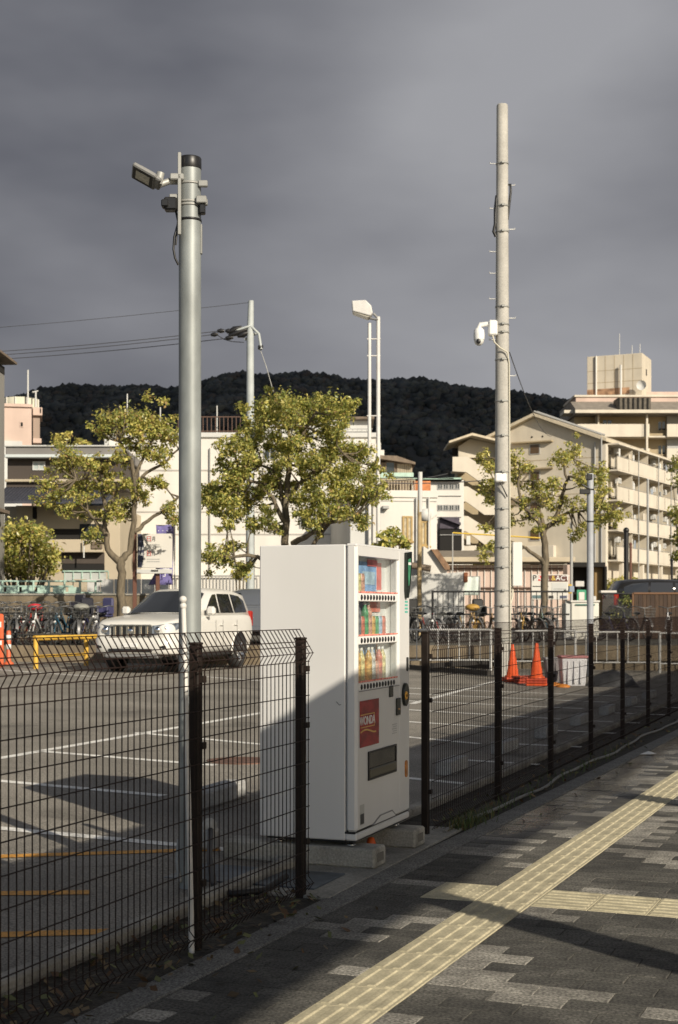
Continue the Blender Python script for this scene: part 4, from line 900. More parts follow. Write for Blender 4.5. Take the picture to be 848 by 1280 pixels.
        b = MB(); b.cbox(s_*1.03-.10,-.66,1.22,s_*1.03+.10,-.50,1.42,.05); b.tube([(s_*.86,-.55,1.2),(s_*.98,-.58,1.22)], .03, 6); b.build('mirror', paint, t)
        b = MB(); b.cbox(s_*.84-.05,2.22,.95,s_*.84+.04,2.385,1.32,.02); b.build('tail_lamp', AMB, t)
        b = MB(); b.cbox(s_*.90-.03,-.98,.33,s_*.90+.05,.93,.40,.015); b.build('side_step', CBL, t)
        for yy in (-.08, .34, 1.20): b = MB(); b.cbox(s_*.9405-.002,yy,.5,s_*.9405+.001,yy+.008,1.12,.0005); b.build('door_gap', CBL, t)
        for yy in (.16, 1.02): b = MB(); b.cbox(s_*.94-.01,yy,.99,s_*.94+.025,yy+.17,1.02,.008); b.build('door_handle', paint, t)
    b = MB(); b.cbox(-.17,-2.548,.555,.17,-2.525,.645,.006); pl = b.build('number_plate', REF, t)
    b = MB(); b.cbox(-.78,2.34,.42,.78,2.45,.62,.04); b.build('rear_bumper', paint, t)
    b = MB(); b.cbox(-.80,-1.9,.28,.80,2.1,.40,.02); b.build('underbody', CBL, t)
    return t
p, D = lot(143, 839)
# front left tyre sits at that pixel; local (-.82, -1.42)
rz = TH+radians(-17.5); off = Matrix.Rotation(rz, 3, 'Z') @ Vector((-.82,-1.60,0))
sp = p-off
suv('white four-wheel-drive car with a chrome grille parked behind the left fence', (sp.x, sp.y, lot_z(sp.x)), rz, CWH, 'cars in the lot')
p2 = at(322, 800, 39.6)
suv('dark grey car mostly hidden behind the white car and the vending machine', (p2.x, p2.y, TERR), TH+radians(186), M('car_dark_grey', (.10,.11,.13), .25), 'cars in the lot').scale = (1,1,.80)
p3 = at(848, 800, 48)
suv('black car whose roof shows above the brown panel fence at the right edge', (p3.x, p3.y, TERR+.1), TH+radians(92), M('car_black', (.02,.02,.022), .15), 'cars in the lot')

# ================================================================== TREES
BARK = M('bark', (.135,.11,.075), .9, var=.3, vs=7, bump=.6, bs=25, stretch=(2,2,.6))
def leafmat(name, col):
    m = M(name, col, .38, spec=.5, var=.25, vs=2.0)
    b = m.node_tree.nodes['Principled BSDF']; b.inputs['Transmission Weight'].default_value = 0
    t = m.node_tree; n = t.nodes; L = t.links.new; o = n['Material Output']
    tr = n.new('ShaderNodeBsdfTranslucent'); tr.inputs[0].default_value = (col[0]*1.4, col[1]*1.5, col[2], 1); mx = n.new('ShaderNodeMixShader'); mx.inputs[0].default_value = .27
    L(b.outputs[0], mx.inputs[1]); L(tr.outputs[0], mx.inputs[2]); L(mx.outputs[0], o.inputs[0]); return m
LF = [leafmat('leaf_olive', (.38,.365,.095)), leafmat('leaf_green', (.19,.22,.06)), leafmat('leaf_yellow', (.53,.46,.14)), leafmat('leaf_brown', (.32,.22,.09))]
def leaves(b, c, r, n, rg, size, wts):
    for i in range(n):
        while True:
            v = Vector((rg.uniform(-1,1), rg.uniform(-1,1), rg.uniform(-1,1)))
            if v.length <= 1: break
        v *= 1.5*rg.random()**.4
        p = c+Vector((v.x*r, v.y*r, v.z*r*.8))
        s_ = size*rg.uniform(.5,1.45); nrm = (v*.6+Vector((rg.gauss(0,.6), rg.gauss(0,.6), rg.gauss(.5,.6)))).normalized()
        t1 = nrm.orthogonal().normalized(); a = rg.uniform(0,2*pi); t2 = nrm.cross(t1); d = t1*cos(a)+t2*sin(a); e_ = nrm.cross(d)
        mi = rg.choices(range(4), wts)[0]
        tip = p+d*s_-nrm*s_*.25; b.add([p-d*s_*.2, p+d*s_*.4+e_*s_*.34, tip, p+d*s_*.4-e_*s_*.34], [(0,1,2,3)], mi)
def tree(label, px0, D, z0, limbs, clumps, seed, depth=1.0, size=.076, dens=1.0, wts=(4,3,2,.4), group='street trees'):
    p = at(px0, 800, D); t = thing('street_tree', label, 'tree', (p.x, p.y, z0), TH, group); q = D/F; rg = random.Random(seed)
    def u(px, py, d=0): return Vector(((px-px0)*q, d, EYE-(py-HZ)*q-z0))
    b = MB()
    ends = []
    for L_ in limbs:
        P = [u(x, y, d) for x, y, d, r in L_]; R = [r*q*.58 for *_, r in L_]
        # smooth the polyline a little with jitter
        PP, RR = [], []
        for i in range(len(P)-1):
            for k in range(3):
                f_ = k/3; v = P[i].lerp(P[i+1], f_)
                if i+k > 0: v += Vector((rg.gauss(0,.02), rg.gauss(0,.02), rg.gauss(0,.015)))
                PP.append(v); RR.append(R[i]*(1-f_)+R[i+1]*f_)
        PP.append(P[-1]); RR.append(R[-1]); b.tube(PP, RR, 8); ends += [(v, r) for v, r in zip(PP[2:], RR[2:])]
    cr = MB()
    for cx, cy, r, *dd in clumps:
        ds = dd[0] if dd else None
        m = 3 if ds is None else 1
        for k in range(m):
            d = ds if ds is not None else rg.uniform(-1,1)*depth
            c = u(cx+rg.gauss(0, r*.25), cy+5+rg.gauss(0, r*.2), d); rr_ = r*q*rg.uniform(.65,.95)
            leaves(cr, c, rr_, int(dens*330*(rr_/.45)**2)+20, rg, size, wts)
            for _ in range(2):
                c2 = c+Vector((rg.gauss(0,rr_*.8), rg.gauss(0,rr_*.7), rg.gauss(0,rr_*.6))); leaves(cr, c2, rr_*.45, int(dens*120*(rr_/.45)**2)+12, rg, size, wts)
            # twig from nearest limb point
            e_ = min(ends, key=lambda q_: (q_[0]-c).length+.2*max(0, q_[0].z-c.z)); mid = e_[0].lerp(c, .5)+Vector((rg.gauss(0,.06), rg.gauss(0,.06), -.06))
            b.tube([e_[0], mid, c], [min(e_[1], .035), .02, .008], 5)
            for _ in range(3): c3 = c+Vector((rg.gauss(0,rr_*.5), rg.gauss(0,rr_*.5), rg.gauss(.05,rr_*.5))); b.tube([mid.lerp(c,.6), c3], [.012,.004], 3, caps=False)
    b.build('trunk', BARK, t); cr.build('crown', LF, t); return t
tree('sparse pollarded tree left of the light pole, behind the white car', 153, 39.0, TERR,
    [[(152,800,0,12),(152,757,0,9.5),(151,715,0,9),(150,698,0,10)], [(149,702,0,8),(136,688,-.1,6.5),(133,660,-.1,5.5),(132,640,0,5),(128,615,0,4),(125,590,.1,3)], [(133,668,-.1,5),(120,650,-.3,3.5),(113,640,-.4,2.5)], [(134,645,-.1,4),(143,625,-.2,3.5),(148,606,-.2,2.5)],
     [(152,700,0,8),(161,690,.1,6.5),(166,660,.1,6),(168,630,.1,5.5),(168,600,.1,5),(163,575,.1,4),(150,552,.0,3)], [(167,664,.1,5),(185,650,.2,4),(205,634,.3,3.5),(222,620,.3,2.5)], [(168,606,.1,4.5),(182,590,.2,3.5),(203,578,.3,3),(222,560,.3,2)], [(168,595,.1,4),(178,570,.2,3),(190,548,.2,2)], [(131,612,0,3),(118,600,-.2,2.5),(98,600,-.3,2)]],
    [(135,515,15),(160,510,16),(182,520,20),(203,528,18),(218,540,13),(128,530,12),(90,566,16),(110,575,17),(75,580,12),(65,603,15),(55,622,10),(75,610,13),(95,600,14),(120,600,14),(135,585,12),(110,622,13),(125,640,10),(90,640,11),(140,605,12),(150,628,13),(175,612,15),(160,600,10),(185,560,15),(200,565,12),(165,548,13),(150,565,12),(212,630,10),(220,645,9),(195,600,9),(118,665,11),(148,640,12),(205,600,8),(175,535,15),(145,530,12),(192,535,12)], 4, .9, dens=.74, wts=(4,2.6,2.6,1.0))
tree('large full-crowned tree rising behind the vending machine', 362, 40.0, TERR,
    [[(364,800,0,11),(362,720,0,10),(358,690,0,9),(358,650,0,8),(358,610,0,7),(362,580,0,6),(364,550,0,4.5),(360,520,0,3)], [(358,655,0,6),(345,630,-.3,4.5),(325,606,-.5,3.5),(300,600,-.7,2.5)], [(358,640,0,6),(345,590,.3,4),(325,580,.4,3),(295,595,.6,2)], [(360,620,0,6),(375,606,-.3,4.5),(395,590,-.4,3.5),(430,570,-.5,2)], [(366,680,0,7),(390,668,-.4,5),(410,655,-.5,4),(440,650,-.6,2.5)], [(358,700,0,6),(330,698,-.5,4.5),(312,695,-.7,4),(285,698,-.8,2.5)], [(362,580,0,4.5),(350,540,.2,3),(335,515,.3,2)], [(364,560,0,4),(385,535,-.2,3),(400,510,-.2,2)], [(368,690,0,6),(383,690,.5,5),(398,672,.6,4),(420,640,.7,2.5)]],
    [(328,505,18),(355,498,18),(385,500,20),(410,505,18),(430,515,14),(345,525,20),(375,525,20),(405,530,20),(320,530,14),(300,560,16),(315,575,18),(285,580,12),(290,600,18),(270,610,15),(258,612,8),(275,628,15),(300,625,17),(320,610,16),(345,600,14),(385,575,18),(410,560,18),(435,560,16),(455,560,12),(440,585,18),(415,590,18),(460,600,15),(470,615,11),(445,620,17),(425,640,16),(400,620,18),(450,645,13),(370,620,14),(395,650,14),(335,640,13),(345,655,10),(320,650,10),(290,655,9),(275,690,15),(258,690,10),(290,680,11),(300,705,9),(360,560,14),(340,550,16),(390,600,15),(290,640,12),(310,700,7),(430,610,16),(310,545,14),(265,620,14),(255,605,8),(285,615,14),(330,590,14),(350,575,14),(375,550,14),(300,590,14),(465,580,10),(400,575,16),(420,545,14),(365,510,14),(335,600,12),(380,640,12)], 9, 1.2, dens=1.2, wts=(4,3.2,2.4,.3))
tree('open-branched tree beside the concrete pole, in front of the apartment block', 679, 45.0, TERR,
    [[(678,800,0,10),(679,765,0,8),(681,730,0,8),(682,700,0,8),(680,668,0,7),(682,655,0,7)], [(681,706,0,5.5),(672,697,-.2,4.5),(655,685,-.4,3.5)], [(680,664,0,6),(675,655,0,4.5),(658,640,-.2,4),(645,628,-.3,3),(630,620,-.3,2)], [(682,660,0,6),(694,652,.1,5),(700,635,.1,4.5),(705,612,.1,3.5),(712,595,.1,3)], [(697,648,.1,4),(712,640,.2,3.2),(730,638,.3,2.6),(755,632,.3,1.5)], [(650,634,-.2,3.5),(646,605,-.2,3),(650,580,-.1,2)], [(711,600,.1,3),(706,580,.1,2.4),(716,572,.1,1.6)], [(680,660,0,5),(674,630,.2,3),(668,600,.3,2)], [(650,608,-.2,2.5),(665,585,.1,1.8)]],
    [(610,580,14),(600,568,7),(608,605,12),(620,600,9),(614,620,8),(660,580,12),(640,570,12),(665,600,13),(680,615,13),(655,620,10),(690,600,11),(665,640,13),(640,645,8),(700,570,14),(720,560,12),(735,580,14),(745,600,12),(725,600,13),(740,625,13),(760,630,10),(770,640,8),(750,645,13),(730,655,10),(715,625,11),(690,630,11),(675,655,9),(755,585,9),(700,645,8),(725,665,8),(645,590,10),(752,612,9),(765,642,8),(610,655,8),(605,690,7)], 14, .9, size=.078, dens=.5, wts=(3.4,2,3.8,.3))
def bush(name, label, px, D, z0, clumps, seed, depth, wts, dens=1.2, size=.12, cat='shrub', group='shrubs', stem=True):
    p = at(px, 800, D); t = thing(name, label, cat, (p.x, p.y, z0), TH, group); q = D/F; rg = random.Random(seed)
    def u(x, y, d=0): return Vector(((x-px)*q, d, EYE-(y-HZ)*q-z0))
    cr = MB(); b = MB()
    for cx, cy, r in clumps:
        for k in range(3):
            c = u(cx, cy, rg.uniform(-1,1)*depth); rr = r*q; leaves(cr, c, rr, int(dens*110*(rr/.45)**2)+10, rg, size, wts)
            b.tube([Vector((c.x*.3, c.y*.3, 0)), c.lerp(Vector((c.x*.3,0,0)), .4), c], [.05,.03,.01], 5)
    b.build('trunk' if cat == 'tree' else 'stems', BARK, t); cr.build('crown' if cat == 'tree' else 'foliage', LF, t)
bush('clipped_shrub', 'dense rounded green shrub above the pale railing at the left edge', 30, 47, TERR+.9, [(5,670,18),(28,665,18),(50,672,15),(62,690,14),(15,690,18),(40,692,18),(8,708,15),(30,712,16),(55,710,14),(-14,680,18),(-12,705,16),(45,660,9),(66,702,9)], 31, 1.0, (4,3,3,.6), 1.3)
bush('low_branch_shrub', 'leafy branch tops showing just above the right end of the vending machine', 492, 38, TERR, [(480,672,9),(492,664,8),(500,676,9),(508,680,6),(486,680,7),(472,682,6)], 33, .4, (4,3,2,.2), 1.0)
bush('roadside_tree', 'dark leafy tree cut by the right edge of the view', 862, 75, TERR, [(855,575,12),(858,600,14),(852,640,12),(858,670,14),(850,695,9),(862,720,14),(846,652,5),(845,585,5)], 35, 1.2, (3,4,2,.2), 1.0, .16, 'tree', 'roadside trees')
bush('yellow_hedge', 'yellow-green hedge in front of the apartment ground floor', 780, 62, TERR, [(762,733,9),(775,729,9),(788,732,10),(800,737,9),(755,740,7),(770,742,9),(795,745,8)], 37, .6, (3,.6,6,.1), 1.1, .14)
bush('dark_ivy_bush', 'dark ivy bush behind the lattice fence on the right', 775, 47.2, TERR, [(780,750,9),(772,760,8),(785,765,9),(765,770,8),(778,775,9),(788,780,8)], 39, .3, (1,5,.4,.3), .9, .10)
bush('small_tree_top', 'small yellowish tree showing between stair tower and concrete pole', 606, 80, TERR, [(604,690,9),(612,700,9),(600,704,8),(608,712,8),(616,682,7)], 41, .8, (4,3,2,.5), 1.0, .16, 'tree', 'roadside trees')
bush('clipped_shrub', 'small yellow-green shrub in front of the white building, right of the light pole', 300, 50, TERR+.5, [(300,714,8),(306,718,8),(295,719,6)], 43, .4, (3,1,5,.2), 1.2, .1)
bush('rooftop_plant', 'yellowish plants on the roof edge beside the pink tower', 80, 66, 7, [(72,548,7),(85,545,6),(98,552,6),(110,555,4)], 45, .4, (2,.5,5,1), .8, .14)

# ================================================================== HILLS
HM = M('hill_woodland_hazed', (.052,.057,.062), 1., spec=.0, var=.4, vs=.02, col2=(.052,.052,.051))  # bluish distance haze put into the woodland colour
RIDGE = [(-900,560),(-500,540),(-200,525),(-60,515),(50,500),(75,492),(110,487),(150,485),(190,481),(230,486),(270,481),(300,474),(345,476),(385,471),(410,476),(440,484),(480,484),(520,481),(560,489),(600,491),(640,493),(680,500),(730,506),(800,512),(900,522),(1200,535),(1700,560)]
def ridge(px):
    for (a, ya), (b_, yb) in zip(RIDGE[:-1], RIDGE[1:]):
        if a <= px <= b_: t = (px-a)/(b_-a); t = t*t*(3-2*t); return ya+(yb-ya)*t+9
    return 560
Dh = 900; rh = random.Random(8); V_ = []; nx, ny = 240, 26
from mathutils import noise as mn
def hill_pt(i, j):
    px = -850+2500*i/(nx-1); f_ = j/(ny-1); D = 520+f_*(Dh-520) if f_ <= 1 else Dh
    X = (px-CX)*Dh/F; zr = EYE-(ridge(px)-HZ)*Dh/F
    z = TERR+(zr-TERR)*(sin(f_*pi/2)**1.15)
    z += mn.noise(Vector((X*.012, D*.012, 3)))*14*sin(f_*pi)
    return X, D, z
for i in range(nx):
    for j in range(ny):
        X, D, z = hill_pt(i, j); V_.append(cf(X, D, z))
    X, D, z = hill_pt(i, ny-1); V_.append(cf(X, D+350, TERR-2))
m_ = ny+1
hb = MB(); hb.add(V_, [(i*m_+j, (i+1)*m_+j, (i+1)*m_+j+1, i*m_+j+1) for i in range(nx-1) for j in range(m_-1)], 0, True); struct('hills', hb, HM)
WD = [M('wood_dark_hazed', (.050,.056,.060), 1., spec=0, var=.4, vs=.05), M('wood_green_hazed', (.055,.061,.060), 1., spec=0, var=.4, vs=.05), M('wood_brown_hazed', (.060,.058,.058), 1., spec=0, var=.4, vs=.05)]  # tree colours carry the same painted haze tint
ico = bmesh.new(); bmesh.ops.create_icosphere(ico, subdivisions=1, radius=1); IV = [v.co.copy() for v in ico.verts]; IF = [tuple(v.index for v in f.verts) for f in ico.faces]; ico.free()
b = MB()
for k in range(9000):
    px = rh.uniform(-40, 900); f_ = rh.uniform(.12, 1.0)**.7
    if k < 1500: f_ = rh.uniform(.93, 1.0)
    D = 520+f_*(Dh-520); X = (px-CX)*Dh/F*(D/Dh)
    pxg = X*F/Dh+CX; zr = EYE-(ridge(pxg)-HZ)*Dh/F; z = TERR+(zr-TERR)*(sin(f_*pi/2)**1.15)+mn.noise(Vector((X*.012, D*.012, 3)))*14*sin(f_*pi)
    r = rh.uniform(1.3, 3.4)*(.65 if k < 1500 else 1.0); sz = rh.uniform(.6,1.2) if k < 1500 else rh.uniform(.7,1.1); mi = rh.choices(range(3), (5,3,1.4))[0]; o = Vector(cf(X, D, z+r*.1))
    b.add([(o.x+v.x*r*rh.uniform(.7,1.3), o.y+v.y*r*rh.uniform(.7,1.3), o.z+v.z*r*sz*rh.uniform(.75,1.25)) for v in IV], IF, mi, True)
tag(b.build('hillside_woods', WD), 'dark wooded cover of the hills behind the town', 'woods', kind='stuff')

# added unseen cloud over the camera: shades the hills and dims the zenith
cl = MB(); n = 40; rc = random.Random(4); hh = 620
def cl_pt(i, j, top):
    a = 2*pi*i/n; f_ = j/8; rx, rd = 1700*f_*(1+.12*mn.noise(Vector((cos(a)*2, sin(a)*2, 1)))), 330*f_*(1+.12*mn.noise(Vector((cos(a)*2, sin(a)*2, 5))))
    P = Vector(cf(60+rx*cos(a), 800+rd*sin(a), 60)); t_ = (hh-60)/SD.z; v = P+SD*t_
    e_ = max(0, 1-f_**2)**.5
    v.z = hh+(90*e_ if top else -25*e_)+18*mn.noise(v*.01); return v
for top in (0, 1):
    V_ = [cl_pt(i, j, top) for j in range(9) for i in range(n)]
    cl.add(V_, [(j*n+i, j*n+(i+1) % n, (j+1)*n+(i+1) % n, (j+1)*n+i) for j in range(8) for i in range(n)], 0, True)
tag(cl.build('shade_cloud', M('cloud_grey', (.24,.25,.27), 1., spec=0, var=.1, vs=.01)), 'added grey cloud high overhead, outside the view', 'shade_cloud', kind='stuff')

# ================================================================== BUILDINGS
def wallm(n, c, **k):
    c = tuple(v*.92 for v in c); k.setdefault('var', .05); k.setdefault('vs', .6); k.setdefault('dirt', .12); k.setdefault('ds', .3); return M(n, c, .85, **k)
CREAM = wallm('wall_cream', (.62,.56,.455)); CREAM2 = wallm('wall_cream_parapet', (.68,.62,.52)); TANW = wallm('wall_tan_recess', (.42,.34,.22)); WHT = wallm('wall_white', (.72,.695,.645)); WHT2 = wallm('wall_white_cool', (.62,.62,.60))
PINK = wallm('wall_pink', (.60,.46,.39)); BRN = wallm('wall_dark_brown', (.075,.06,.05)); BEI = wallm('wall_beige', (.50,.43,.32)); ROOFD = M('roof_navy', (.045,.048,.065), .6, var=.15, vs=3); ROOFB = M('roof_brown_tile', (.17,.13,.095), .8, var=.2, vs=4)
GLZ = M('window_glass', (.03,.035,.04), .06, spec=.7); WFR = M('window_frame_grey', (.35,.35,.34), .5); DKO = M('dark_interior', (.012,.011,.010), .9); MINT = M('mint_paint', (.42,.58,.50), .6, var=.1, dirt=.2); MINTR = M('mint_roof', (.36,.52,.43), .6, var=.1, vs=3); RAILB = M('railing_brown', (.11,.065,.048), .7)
class BLD:
    def __init__(s, name, label, cat, px, D, z0=TERR, yaw=0, group=None):
        p = at(px, 800, D); s.px, s.D, s.q, s.z0 = px, D, D/F, z0; s.o = thing(name, label, cat, (p.x, p.y, z0), TH+radians(yaw), group); s.c = 1/cos(radians(yaw))
    def x(s, px): return (px-s.px)*s.q*s.c
    def z(s, py): return EYE-(py-HZ)*s.q-s.z0
    def box(s, name, m, px0, px1, py0, py1, y0, y1, bev=.0, par=None):
        b = MB(); zb = s.z(py1) if py1 is not None else 0
        b.cbox(s.x(px0), y0, zb, s.x(px1), y1, s.z(py0), .02) if not bev else b.cbox(s.x(px0), y0, zb, s.x(px1), y1, s.z(py0), bev)
        return b.build(name, m, par or s.o)
    def win(s, px0, px1, py0, py1, y, fr=WFR, gl=GLZ, mull=1, t=.05, name='window'):
        x0, x1, z0, z1 = s.x(px0), s.x(px1), s.z(py1), s.z(py0); b = MB()
        b.box(x0,y-.05,z0,x1,y+.02,z0+t); b.box(x0,y-.05,z1-t,x1,y+.02,z1); b.box(x0,y-.049,z0+t,x0+t,y+.02,z1-t); b.box(x1-t,y-.049,z0+t,x1,y+.02,z1-t)
        for k in range(mull): xx = x0+(x1-x0)*(k+1)/(mull+1); b.box(xx-t*.5,y-.047,z0+t,xx+t*.5,y+.02,z1-t)
        f = b.build(name, fr, s.o); MB().box(x0+t*.5,y-.02,z0+t*.5,x1-t*.5,y-.005,z1-t*.5).build('pane', gl, f); return f

# ---- big white building in the middle
W = BLD('white_building', 'large white rendered building with a brown roof railing behind the trees', 'building', 310, 62)
W.box('wall', WHT, 136, 470, 545, None, 0, 14); W.box('parapet', WHT2, 134, 472, 541, 547, -.12, 14.1)
W.box('upper_storey', WHT2, 305, 466, 514, 541, 3, 12); W.box('roof_edge', ROOFB, 428, 470, 510.5, 514, 2.6, 12.3)
W.box('stair_house', WHT2, 121, 133, 540, 556, 2, 4)
b = MB(); rp = [W.x(222+k*5.2) for k in range(16)]
for x in rp: b.tube([(x,.3,W.z(541)),(x,.3,W.z(520))], .022, 5)
b.tube([(rp[0],.3,W.z(520)),(rp[-1],.3,W.z(520))], .03, 5); b.tube([(rp[0],.3,W.z(538)),(rp[-1],.3,W.z(538))], .025, 5); b.build('roof_railing', RAILB, W.o)
b = MB(); b.prism([(W.x(225),W.z(541)),(W.x(262),W.z(541)),(W.x(240),W.z(530))], 1.5, 5, 'y'); b.build('roof_ridge', RAILB, W.o)
b = MB()
for k in range(9): x = W.x(418+k*6); b.tube([(x,2.8,W.z(541)),(x,2.8,W.z(526))], .018, 4)
b.tube([(W.x(418),2.8,W.z(526)),(W.x(468),2.8,W.z(526))], .022, 4); b.build('terrace_railing', WFR, W.o)
for px, top in ((155,488),(197,505),(269,503)): b = MB(); b.tube([(W.x(px),1,W.z(545)),(W.x(px),1,W.z(top))], .03, 5); b.build('mast', WHT2, W.o)
for py in (588, 640, 668): MB().box(W.x(136.5),-.02,W.z(py)-.03,W.x(469.5),.01,W.z(py)+.03).build('wall_joint', wallm('joint_grey', (.42,.40,.37)), W.o)
for a, c, d, e_ in ((150,162,560,575),(330,345,555,575),(440,452,560,580),(375,390,640,660)): W.win(a, c, d, e_, 0)
W.box('lower_wing', WHT, 222, 330, 722, None, -3, 0)
W.box('downpipe', WFR, 262, 263.5, 560, 722, -.12, -.02)
b = MB(); P = [(222+k*4, 0) for k in range(28)]
for px, _ in P: b.tube([(W.x(px),-3.2,0),(W.x(px),-3.2,W.z(722))], .02, 4)
b.tube([(W.x(222),-3.2,W.z(722)),(W.x(330),-3.2,W.z(722))], .03, 5); b.build('front_railing', WFR, W.o)
# ---- brown and beige building on the left
B = BLD('brown_building', 'dark brown and beige building with a navy tiled eave on the left', 'building', 75, 56)
B.box('upper_wall', BRN, 5, 148, 571, 600, .6, 12); B.box('parapet', wallm('parapet_grey', (.22,.21,.20)), 5, 150, 557, 568, .3, 12); B.box('parapet_cap', WHT2, 4, 151, 555.5, 557.5, .2, 12)
B.box('gutter', M('gutter_pale', (.55,.60,.60), .5), 5, 151, 567.5, 571.5, .1, .6); B.box('ledge', BEI, 4, 150, 598, 601.5, .3, .8); B.box('band', BRN, 4, 150, 601.5, 608, .5, 3)
b = MB(); b.prism([(.8,B.z(606)),(-1.9,B.z(631)),(-1.9,B.z(634)),(.8,B.z(611))], B.x(3), B.x(143), 'x'); rf = b.build('tiled_roof', ROOFD, B.o)
for k in range(34): px = 5+k*4.1; b = MB(); b.tube([(B.x(px),.78,B.z(605.5)),(B.x(px),-1.88,B.z(630.6))], .035, 5); b.build('tile_rib', ROOFD, rf)
B.box('wall', BEI, 20, 150, 632, None, 0, 12); B.box('left_wing', BEI, 3, 24, 632, None, .4, 12)
B.win(37, 53, 575, 586, .6, WHT2, M('pale_pane', (.40,.45,.44), .15), 1)
for a, c, d, e_ in ((41,46.5,634,649),(90,95,676,686)): B.box('slot_window', DKO, a, c, d, e_, -.03, .05)
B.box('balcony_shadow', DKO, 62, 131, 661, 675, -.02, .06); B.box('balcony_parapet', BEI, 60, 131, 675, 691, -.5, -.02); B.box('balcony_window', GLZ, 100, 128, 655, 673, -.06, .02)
B.box('garage_lintel', BRN, 78, 131, 691, 705, -.06, .02); B.box('garage_opening', DKO, 78, 131, 705, 716, -.05, .02); B.box('screen_panel', ROOFB, 117, 131, 678, 687, -.56, -.5)
B.box('shutter', WFR, 119, 131, 636, 648, -.06, .02)
B.win(68, 78, 637, 643, 0)
b = MB(); b.tube([(B.x(109),-.7,B.z(676)),(B.x(109),-.7,B.z(698))], .03, 5); b.build('drain_pipe', WHT2, B.o)
# ---- pink tower behind it
T = BLD('pink_tower', 'pale pink tower block with a roof tank at the far left', 'building', 24, 95, yaw=12)
T.box('wall', PINK, -12, 39, 506, None, 0, 7); T.box('crown_band', PINK, -13, 40, 505, 509, -.15, 7.1)
T.box('side_bay', PINK, 40.5, 52, 507, 517, .6, 4); T.box('side_stair', wallm('stair_tan', (.35,.27,.22)), 40.6, 49, 517, None, .9, 4); T.box('stair_landing', PINK, 40.6, 51, 546, 552, .6, 4); T.box('base', WHT2, -12, 28, 552, None, -.3, 0)
T.box('notch', DKO, 49, 50.5, 508, 514, .55, .65); T.win(25, 29.5, 527, 534, 0, PINK, DKO, 0)
b = MB(); b.lathe([(1.15,0),(1.15,.75),(0,.9)], (T.x(26),2.5,T.z(506)), 14); tk = b.build('roof_tank', wallm('tank_cream', (.62,.60,.48)), T.o)
b = MB()
for k in range(10): a = 2*pi*k/10; b.tube([(T.x(26)+1.17*cos(a),2.5+1.17*sin(a),T.z(506)),(T.x(26)+1.17*cos(a),2.5+1.17*sin(a),T.z(506)+.75)], .05, 4)
b.build('tank_rib', WHT, T.o)
for px, top in ((34.5,459),(44,486)): b = MB(); b.tube([(T.x(px),1,T.z(506)),(T.x(px),1,T.z(top))], .06, 5); b.build('mast', WHT2, T.o)
MB().tube([(T.x(40),1,T.z(487)),(T.x(47),1,T.z(485))], .05, 5).build('aerial', WHT2, T.o)
# ---- house cut by the left edge
Hs = BLD('edge_house', 'grey house wall with a projecting roof eave, cut by the left edge of the view', 'house', -30, 44)
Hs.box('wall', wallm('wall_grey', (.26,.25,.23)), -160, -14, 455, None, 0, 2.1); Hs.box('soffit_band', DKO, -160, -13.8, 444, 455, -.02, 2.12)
b = MB(); b.prism([(Hs.x(-130),Hs.z(421)),(Hs.x(-26),Hs.z(428)),(Hs.x(-2),Hs.z(435)),(Hs.x(-2),Hs.z(438)),(Hs.x(-130),Hs.z(440))], -.6, 2.6, 'y'); b.build('roof', ROOFB, Hs.o)
b = MB(); b.prism([(Hs.x(-130),Hs.z(618)),(Hs.x(-20),Hs.z(628)),(Hs.x(3),Hs.z(636)),(Hs.x(3),Hs.z(640)),(Hs.x(-130),Hs.z(640))], -.8, 1.0, 'y'); b.build('porch_roof', ROOFB, Hs.o)
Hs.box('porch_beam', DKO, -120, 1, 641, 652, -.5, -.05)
# ---- white house right of the middle tree
E = BLD('white_house', 'white two-storey house with two brown-framed tall windows behind the vending machine', 'house', 500, 56, yaw=8)
E.box('wall', WHT, 466, 547, 622, None, 0, 7); E.box('parapet', WHT, 465, 548, 613, 622, -.06, 7.05); E.box('left_wing', WHT2, 440, 466, 616, None, .5, 7)
YFR = M('frame_ochre', (.38,.26,.10), .6)
E.win(503, 516, 645, 676, 0, YFR, M('blind_beige', (.42,.36,.24), .6, var=.25, vs=6), 1, .07); E.win(526, 538, 651, 682, 0, YFR, MATS['blind_beige'], 1, .07)
E.box('window_sill', YFR, 502, 517, 676, 679, -.12, 0); E.box('window_sill', YFR, 525, 539, 682, 685, -.12, 0); E.box('vent_hood', WFR, 477, 485, 633, 637, -.3, 0)
b = MB(); b.lathe([(.22,0),(.25,-.1),(0,-.12)], (E.x(532),0,E.z(643)), 14, axis='y'); b.build('wall_lamp', WHT2, E.o)
E.box('joint', wallm('joint_grey', (.42,.40,.37)), 466.5, 546.5, 626, 626.8, -.02, .0)
for px in (520.5, 536): b = MB(); b.tube([(E.x(px),-.1,0),(E.x(px),-.1,E.z(622))], .04, 6); b.build('downpipe', WHT2, E.o)
